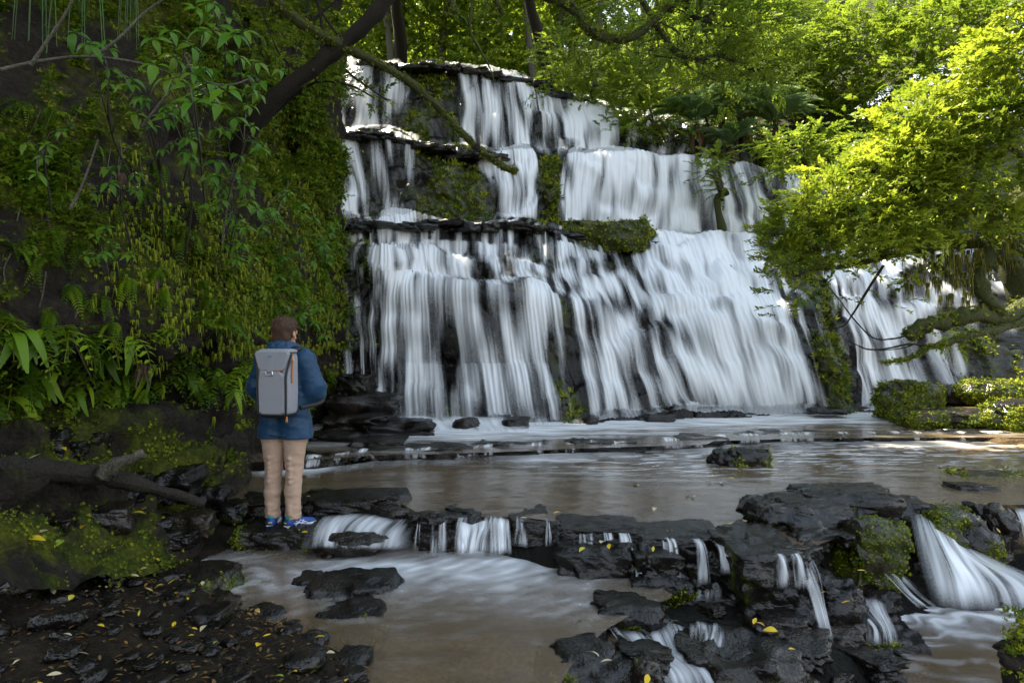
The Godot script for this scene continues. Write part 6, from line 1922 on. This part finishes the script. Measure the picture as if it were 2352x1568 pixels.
func build_bank_plants() -> void:
	# moss and small ground leaves on the bank
	var xf := []
	var cl := []
	var gx := []
	var gc := []
	while xf.size() < 27000:
		var k := rng.randi() % bank_p.size()
		if bank_m[k] < rng.randf_range(0.3, 0.9):
			continue
		var p := bank_p[k]
		var uu := 1176.0 + p.x / -p.z * LENS
		if uu < -250 or p.y > 9.0:
			continue
		var n := bank_n[k]
		var j := Vector3(rng.randfn(), rng.randfn(), rng.randfn()) * 0.03
		var s := 0.002 + 0.0026 * -p.z
		xf.append(Transform3D(basis_on((n + Vector3(0, -0.2, 0)).normalized(), rng.randf() * TAU, s * rng.randf_range(0.6, 1.6)), p + j))
		cl.append(moss_color())
		if rng.randf() < (0.32 if p.y > 1.3 or p.z < -6.5 else 0.004) and fbm.get_noise_3dv(p * 1.7) > -0.05:
			var f := (n + Vector3(rng.randfn(), rng.randfn() - 0.4, rng.randfn()) * 0.5).normalized()
			if absf(f.y) > 0.96:
				f = Vector3(0.6, 0, 0.8)
			var x := Vector3.UP.cross(f).normalized()
			var sc := rng.randf_range(0.6, 1.5) * (0.6 + 0.06 * -p.z)
			gx.append(Transform3D(Basis(x, f.cross(x), f).scaled_local(Vector3(sc, sc, sc)), p))
			gc.append(Color(0.05, 0.11, 0.008).lerp(Color(0.19, 0.27, 0.015), rng.randf()))
	var o := base("bank_moss", Vector3.ZERO)
	tag(o, "green moss cushions and tiny leaves covering the bank", "moss", "", "stuff")
	scatter("moss", moss_tuft(), M.moss, xf, cl, o).set_meta("kind", "stuff")
	scatter("small_leaves", sprays("bank"), M.leaf, gx, gc, o).set_meta("kind", "stuff")
	# curtains of long moss on the bulging rock
	var hxf := []
	var hcl := []
	var tries := 0
	while hxf.size() < 3800 and tries < 400000:
		tries += 1
		var k := rng.randi() % bank_p.size()
		var p := bank_p[k]
		var w := 0.0
		for q in [[at(545, 670, 7.0), 0.55], [at(500, 600, 6.9), 0.5], [at(705, 390, 11.0), 1.0], [at(600, 690, 8.2), 0.6], [at(720, 300, 11.4), 0.8], [at(400, 560, 6.3), 0.5], [at(330, 700, 6.0), 0.4], [at(740, 620, 11.2), 1.2]]:
			w = maxf(w, exp(-p.distance_squared_to(q[0]) / (q[1] * q[1])))
		if rng.randf() > w:
			continue
		var l := rng.randf_range(0.03, 0.12)
		hxf.append(Transform3D(Basis(Vector3(1, 0, 0), Vector3(0, -1, 0), Vector3(0, 0, -1)).rotated(Vector3.UP, rng.randf() * TAU).scaled(Vector3(0.03, l, 0.03)), p + bank_n[k] * 0.03 + Vector3(rng.randfn(), rng.randfn(), rng.randfn()) * 0.03))
		hcl.append(Color(0.11, 0.15, 0.012).lerp(Color(0.24, 0.27, 0.016), rng.randf()))
	scatter("hanging_moss", moss_tuft(), M.moss, hxf, hcl, o).set_meta("kind", "stuff")
	# shrubs with whorled leaves: base spot, tip spots
	var lv := []
	for k in 3:
		var v := PackedVector3Array()
		var idx := PackedInt32Array()
		var c := PackedColorArray()
		big_leaf(v, idx, c, 0.36 + 0.05 * k, 0.25 + 0.1 * k)
		lv.append(mesh_of(v, idx, c))
	var mats := [leaf_mat(Color(0.06, 0.15, 0.010), 0.8), leaf_mat(Color(0.08, 0.17, 0.010), 0.8), leaf_mat(Color(0.05, 0.13, 0.010), 0.8), leaf_mat(Color(0.09, 0.16, 0.010), 0.8)]
	var plants := [
		[[330, 470], [[200, 100], [245, 90], [300, 180], [250, 190]], 3.9, 0.115],
		[[420, 420], [[390, 70], [400, 130], [450, 150], [440, 105]], 3.7, 0.12],
		[[470, 480], [[430, 200], [470, 215], [395, 180], [480, 190]], 3.6, 0.15],
		[[560, 300], [[520, 120], [560, 170], [600, 190], [590, 215], [550, 130]], 4.6, 0.12],
		[[510, 560], [[540, 270], [580, 290], [520, 300], [600, 330]], 5.4, 0.13],
		[[540, 640], [[500, 370], [540, 400], [570, 430], [480, 400], [560, 380]], 5.6, 0.13],
		[[560, 680], [[520, 440], [570, 460], [590, 480], [540, 490], [500, 470]], 5.9, 0.12],
		[[380, 560], [[330, 230], [380, 260], [350, 290], [310, 260]], 4.6, 0.11],
		[[420, 600], [[420, 270], [450, 300], [400, 330], [430, 350]], 5.0, 0.11],
		[[300, 560], [[270, 380], [250, 420], [310, 400]], 4.8, 0.10],
		[[690, 640], [[640, 470], [680, 480], [720, 500], [650, 520], [700, 540]], 8.6, 0.15],
		[[720, 660], [[690, 580], [740, 560], [760, 520], [720, 600], [660, 590]], 9.2, 0.15],
		[[690, 780], [[670, 660], [700, 690], [720, 740], [690, 730], [655, 700]], 8.4, 0.15],
		[[250, 640], [[220, 540], [255, 555], [235, 580], [210, 590]], 5.0, 0.09],
		[[600, 640], [[560, 520], [545, 560], [580, 590], [520, 560]], 6.4, 0.14],
		[[120, 500], [[60, 330], [100, 360], [140, 300]], 4.2, 0.09],
		[[520, 180], [[480, 10], [520, 40], [450, 20], [560, 70]], 4.0, 0.15],
		[[760, 600], [[730, 540], [770, 560], [750, 600]], 9.6, 0.13],
		[[660, 420], [[620, 480], [650, 450], [600, 520]], 7.2, 0.10]]
	var words := ["slender shrub with large leaves hanging under the arching twig", "slender shrub with large leaves at the very top of the bank beside the dark trunk", "shrub with the largest drooping dark leaves before the dark hollow", "shrub with leaf whorls hanging beside the leaning tree's trunk", "shrub with sparse whorls before the dark hollow under the trunk", "shrub with bright whorls above the yellow green moss bulge", "shrub with dense whorls just above the moss bulge", "slender shrub with thin stems in the middle of the mossy slope", "slender shrub of small whorls beside the pale bare stem", "small shrub above the withered ferns", "leafy shrub on the ledge where the bank meets the falls", "leafy shrub hanging against the wet rock beside the falls", "leafy shrub behind the hiker's head", "small low whorl on the bare mossy slope", "shrub with large pale leaves crowning the moss bulge", "small shrub among the straight bare twigs", "large leaved spray hanging from above the leaning trunk", "small leafy shrub nearest the falling water", "few small whorls under the leaning trunk"]
	var wi := 0
	for q in plants:
		var foot: Array = bank_spot(q[0][0], q[0][1])
		var sh := base("whorl_leaf_shrub", foot[0])
		tag(sh, words[wi], "shrub", "slender whorl leaved shrubs on the bank")
		wi += 1
		var heart := Vector3.ZERO
		for tip in q[1]:
			heart += at(tip[0], tip[1] + 30.0, q[2] + 0.25) / q[1].size()
		var knee: Vector3 = foot[0].lerp(heart, 0.5) + Vector3(rng.randf_range(-0.1, 0.1), 0.1, rng.randf_range(0.0, 0.15))
		put("stem", tube([foot[0], knee, heart], [0.010, 0.006], 5), M.palebark, sh, -foot[0])
		for tip in q[1]:
			for twin in 2:
				var p := at(tip[0] + twin * rng.randf_range(-45, 45), tip[1] + twin * rng.randf_range(-35, 40), q[2] + rng.randf_range(-0.3, 0.3))
				var from: Vector3 = heart if rng.randf() < 0.6 else knee
				put("stem", tube([from, (from + p) / 2.0 + Vector3(0, 0.05, 0.03), p], [0.005, 0.003], 4), M.palebark, sh, -foot[0])
				var axis := Vector3(rng.randf_range(-0.1, 0.6), rng.randf_range(0.6, 1.0), rng.randf_range(0.2, 0.9)).normalized()
				var lean := basis_on(axis, rng.randf() * TAU, 1.0)
				var m: Material = mats[rng.randi() % 4]
				var many := rng.randi_range(4, 6)
				for k in many:
					var a := TAU * k / many + rng.randf() * 0.5
					var lf := put("leaf", lv[rng.randi() % 3], m if rng.randf() < 0.8 else mats[rng.randi() % 4], sh, p - foot[0])
					var s: float = q[3] * rng.randf_range(0.5, 0.95)
					lf.basis = lean * Basis(Vector3.UP, a) * Basis(Vector3.RIGHT, rng.randf_range(-0.15, 0.5)) * Basis.from_scale(Vector3(s, s, s))
	# bare stems crossing the bank
	for q in [[[[0, 160, 3.6], [90, 140, 3.7], [200, 130, 3.8], [320, 145, 3.9], [430, 180, 4.0], [520, 195, 4.1], [570, 182, 4.2]], "thin dark twig arching across the top of the bank"], [[[70, 150, 3.5], [110, 90, 3.5], [150, 30, 3.5], [175, -20, 3.5]], "straight bare twig before the dark bank"], [[[200, 140, 4.0], [270, 90, 4.0], [330, 30, 4.1], [390, -10, 4.1]], "bare twig slanting up under the tree"], [[[325, 290, 4.4], [380, 220, 4.4], [440, 135, 4.4]], "pale bare stem among the whorled leaves"], [[[510, 560, 5.8], [520, 480, 5.8], [540, 400, 5.8]], "upright pale stem above the mossy slope"], [[[160, 480, 4.2], [190, 420, 4.2], [225, 320, 4.2]], "thin stem with one yellow leaf"]]:
		var st := base("twig", at(q[0][0][0], q[0][0][1], q[0][0][2]))
		tag(st, q[1], "twig", "bare twigs before the bank")
		limb(st, "stem", q[0], 0.010, 0.005, M.palebark, 6, 0.3)
	for k in 26:
		var s := bank_spot(rng.randf_range(0, 700), rng.randf_range(60, 740))
		var l := rng.randf_range(0.25, 0.7)
		var p: Vector3 = s[0] + s[1] * 0.06
		var st := base("hanging_root", p)
		tag(st, "thin dead stem or root hanging down the mossy slope", "root", "dead stems hanging on the slope")
		put("stem", tube([Vector3.ZERO, Vector3(rng.randf_range(-0.06, 0.08), -0.4 * l, 0.06), Vector3(rng.randf_range(-0.1, 0.16), -l, 0.08)], [0.006, 0.003], 5, 0.3), M.palebark, st)
	# long grass blades at the top
	var gb := PackedVector3Array()
	for k in 9:
		var g := base("grass_clump", bank_spot(90 + 35 * k, 30 + 12 * (k % 4))[0]) if k % 3 == 0 else null
		if g:
			tag(g, "clump of long drooping grass blades on the upper bank", "grass", "grass clumps on the upper bank")
			for e in 7:
				var a := rng.randf_range(-0.9, 0.9)
				var l := rng.randf_range(0.6, 1.1)
				var d := Vector3(0.5 + 0.5 * sin(a), 0, 0.6 + 0.3 * cos(a)).normalized()
				var bl := tube([Vector3.ZERO, d * 0.25 * l + Vector3(0, 0.25 * l, 0), d * 0.5 * l + Vector3(0, 0.1 * l, 0), d * 0.62 * l - Vector3(0, 0.5 * l, 0)], [0.011, 0.003], 3, 0.0)
				put("blade", bl, mats[2], g)
	# fallen log on the bench
	var lg := base("log", at(-60, 1075, 4.5))
	tag(lg, "dark rotten log with a splintered end lying on the bench", "log")
	limb(lg, "trunk", [[-160, 1065, 4.2], [0, 1080, 4.35], [150, 1085, 4.55], [260, 1100, 4.7], [380, 1130, 4.85], [470, 1158, 4.95]], 0.105, 0.025, M.bark, 12, 0.7)
	limb(lg, "broken_branch", [[230, 1090, 4.6], [280, 1060, 4.6], [330, 1040, 4.65]], 0.06, 0.03, M.palebark, 8, 0.8)
	var dw := base("driftwood", at(2320, 1540, 3.9))
	tag(dw, "black splintered driftwood stump at the lowest pool", "driftwood")
	limb(dw, "trunk", [[2400, 1640, 3.9], [2360, 1560, 3.9], [2335, 1510, 3.9], [2318, 1470, 3.95]], 0.14, 0.05, M.bark, 10, 1.2)
	limb(dw, "splinter", [[2345, 1530, 3.85], [2310, 1515, 3.85], [2300, 1495, 3.85]], 0.05, 0.015, M.bark, 7, 1.0)
	var dm := []
	for k in 60:
		dm.append([Vector3(rng.randf_range(0.0, 0.15), rng.randf_range(0.05, 0.3), rng.randf_range(-0.02, 0.1)), Vector3(-0.4, 0.5, 0.7).normalized()])
	grow_moss(dw, dm, 160, 0.03)

func big_leaf(v: PackedVector3Array, idx: PackedInt32Array, c: PackedColorArray, wide: float, droop: float) -> void:
	# an oval leaf of length 1 along +z on a short stalk, folded at the midrib
	var n := 8
	for k in n:
		var t := k / (n - 1.0)
		var z := 0.12 + 0.9 * t
		var w := wide * 0.5 * pow(sin(PI * clampf(pow(t, 0.85), 0.02, 0.985)), 0.85)
		var y := 0.05 * sin(t * PI) - droop * t * t
		v.append_array([Vector3(-w, y + w * 0.28, z), Vector3(0, y, z), Vector3(w, y + w * 0.28, z)])
		for e in 3:
			c.append(Color.WHITE)
	for k in n - 1:
		var a := k * 3
		idx.append_array([a, a + 3, a + 1, a + 1, a + 3, a + 4, a + 1, a + 4, a + 2, a + 2, a + 4, a + 5])
	var st := v.size()
	v.append_array([Vector3(-0.012, 0, 0), Vector3(0.012, 0, 0), Vector3(0, 0.0, 0.14)])
	for e in 3:
		c.append(Color(0.8, 0.6, 0.5))
	idx.append_array([st, st + 2, st + 1])

func build_litter() -> void:
	var meshes := []
	for k in 4:
		var v := PackedVector3Array()
		var idx := PackedInt32Array()
		var c := PackedColorArray()
		big_leaf(v, idx, c, 0.30 + 0.07 * k, -0.15 + 0.12 * k)
		meshes.append(mesh_of(v, idx, c))
	var mats := [leaf_mat(Color(0.52, 0.36, 0.02), 0.3), leaf_mat(Color(0.42, 0.38, 0.04), 0.3), leaf_mat(Color(0.36, 0.24, 0.07), 0.3), leaf_mat(Color(0.22, 0.30, 0.03), 0.3), leaf_mat(Color(0.20, 0.09, 0.03), 0.3), leaf_mat(Color(0.46, 0.40, 0.24), 0.3)]
	# on the stony bank
	var n := 0
	while n < 120:
		var z := -rng.randf_range(2.7, 5.0)
		var x := rng.randf_range(-3.7, -0.5)
		if bank_side(x, z) < -0.05:
			continue
		n += 1
		drop(meshes, mats, Vector3(x, bed_height(x, z) + rng.randf_range(0.03, 0.085), z), rng.randf_range(0.035, 0.07), 0.35, "yellowed leaf fallen among the cobbles of the near bank", "fallen leaves on the near bank")
	# matted leaf crumbs between the stones
	var lx := []
	var lcol := []
	while lx.size() < 2600:
		var z := -rng.randf_range(2.6, 5.0)
		var x := rng.randf_range(-3.9, -0.4)
		if bank_side(x, z) < -0.02:
			continue
		var s := rng.randf_range(0.015, 0.05)
		lx.append(Transform3D((Basis(Vector3.UP, rng.randf() * TAU) * Basis(Vector3.RIGHT, rng.randf_range(-0.4, 0.4))).scaled_local(Vector3(s, s, s)), Vector3(x, bed_height(x, z) + rng.randf_range(0.004, 0.02), z)))
		lcol.append(Color(0.05, 0.03, 0.014).lerp(Color(0.20, 0.12, 0.035), pow(rng.randf(), 2.0)))
	var lo := scatter("leaf_litter", meshes[1], M.litter, lx, lcol)
	tag(lo, "brown leaf crumbs matted between the cobbles of the near bank", "leaf litter", "", "stuff")
	# on the ledges and the shallow pool
	for q in [[1212, 1190], [1290, 1175], [1330, 1060], [1450, 1222], [1535, 1215], [1552, 1216], [1505, 1165], [1690, 1205], [1668, 1202], [1710, 1200], [1585, 1130], [1470, 1115], [1620, 1105], [1690, 1100], [1655, 1110], [1760, 1145], [1800, 1142], [1725, 1215], [1800, 1125], [1840, 1132], [1905, 1120], [1870, 1128], [1640, 1095], [1600, 1140], [700, 1140], [880, 1140], [1700, 1232], [1660, 1228]]:
		var d: float = (EYE - 0.155) * LENS / (q[1] - 784.0)
		drop(meshes, mats, at(q[0], q[1], d), rng.randf_range(0.06, 0.11), 0.12, "yellow leaf lying on the wet ledge or shallow pool", "fallen leaves on the ledge and shallow pool")
	for q in [[1320, 1250, 4.85], [1345, 1256, 4.8], [1400, 1262, 4.75], [1380, 1248, 4.85], [1500, 1268, 4.7], [1560, 1262, 4.75], [1410, 1515, 3.5], [1380, 1510, 3.5], [1490, 1545, 3.4], [1760, 1440, 3.75], [1790, 1450, 3.7], [1810, 1490, 3.6], [1855, 1330, 4.5], [1905, 1360, 4.5], [1950, 1300, 4.6], [1990, 1310, 4.6], [2010, 1340, 4.6], [1930, 1385, 4.5], [2290, 1170, 5.3], [2300, 1225, 5.2], [690, 1222, 5.45], [660, 1215, 5.5], [675, 1218, 5.45], [640, 1090, 7.2], [1730, 1435, 3.8]]:
		drop(meshes, mats, at(q[0], q[1], q[2]), rng.randf_range(0.05, 0.09), 0.5, "yellow leaf stuck to the wet black rock below the ledge", "fallen leaves on the black rocks")
	for q in [[150, 1020], [180, 1025], [140, 1050], [60, 1085], [340, 1075], [230, 1085], [450, 1110], [470, 1190], [500, 1195], [20, 1230], [50, 1250], [140, 1245], [120, 1225], [300, 1120], [420, 1140], [330, 1200], [260, 1190], [200, 1215], [280, 1010], [480, 1150], [370, 1215]]:
		var s := bank_spot(q[0], q[1])
		drop(meshes, mats, s[0] + Vector3(0.03, 0.04, 0.05), rng.randf_range(0.06, 0.12), 0.4, "yellow or brown leaf fallen on the stepped bench", "fallen leaves on the stepped bench")
	for q in [[830, 345], [870, 365], [910, 430], [925, 440], [940, 420], [1000, 430], [980, 470], [1020, 390], [850, 300], [1340, 555], [1420, 565], [1500, 572]]:
		drop(meshes, mats, at(q[0], q[1], 14.7 if q[1] > 340 and q[0] < 1100 else 14.4), 0.09, 0.9, "tiny yellow leaf stuck to the wet cliff", "leaves stuck to the wet cliff")

func drop(meshes: Array, mats: Array, p: Vector3, size: float, tilt: float, label: String, group: String) -> void:
	var o := put("fallen_leaf", meshes[rng.randi() % meshes.size()], mats[mini(rng.randi() % 8, 5) if rng.randf() < 0.7 else 0], null, p)
	o.rotation = Vector3(rng.randf_range(-tilt, tilt), rng.randf() * TAU, rng.randf_range(-tilt, tilt))
	o.scale = Vector3.ONE * size
	tag(o, label, "leaf", group)
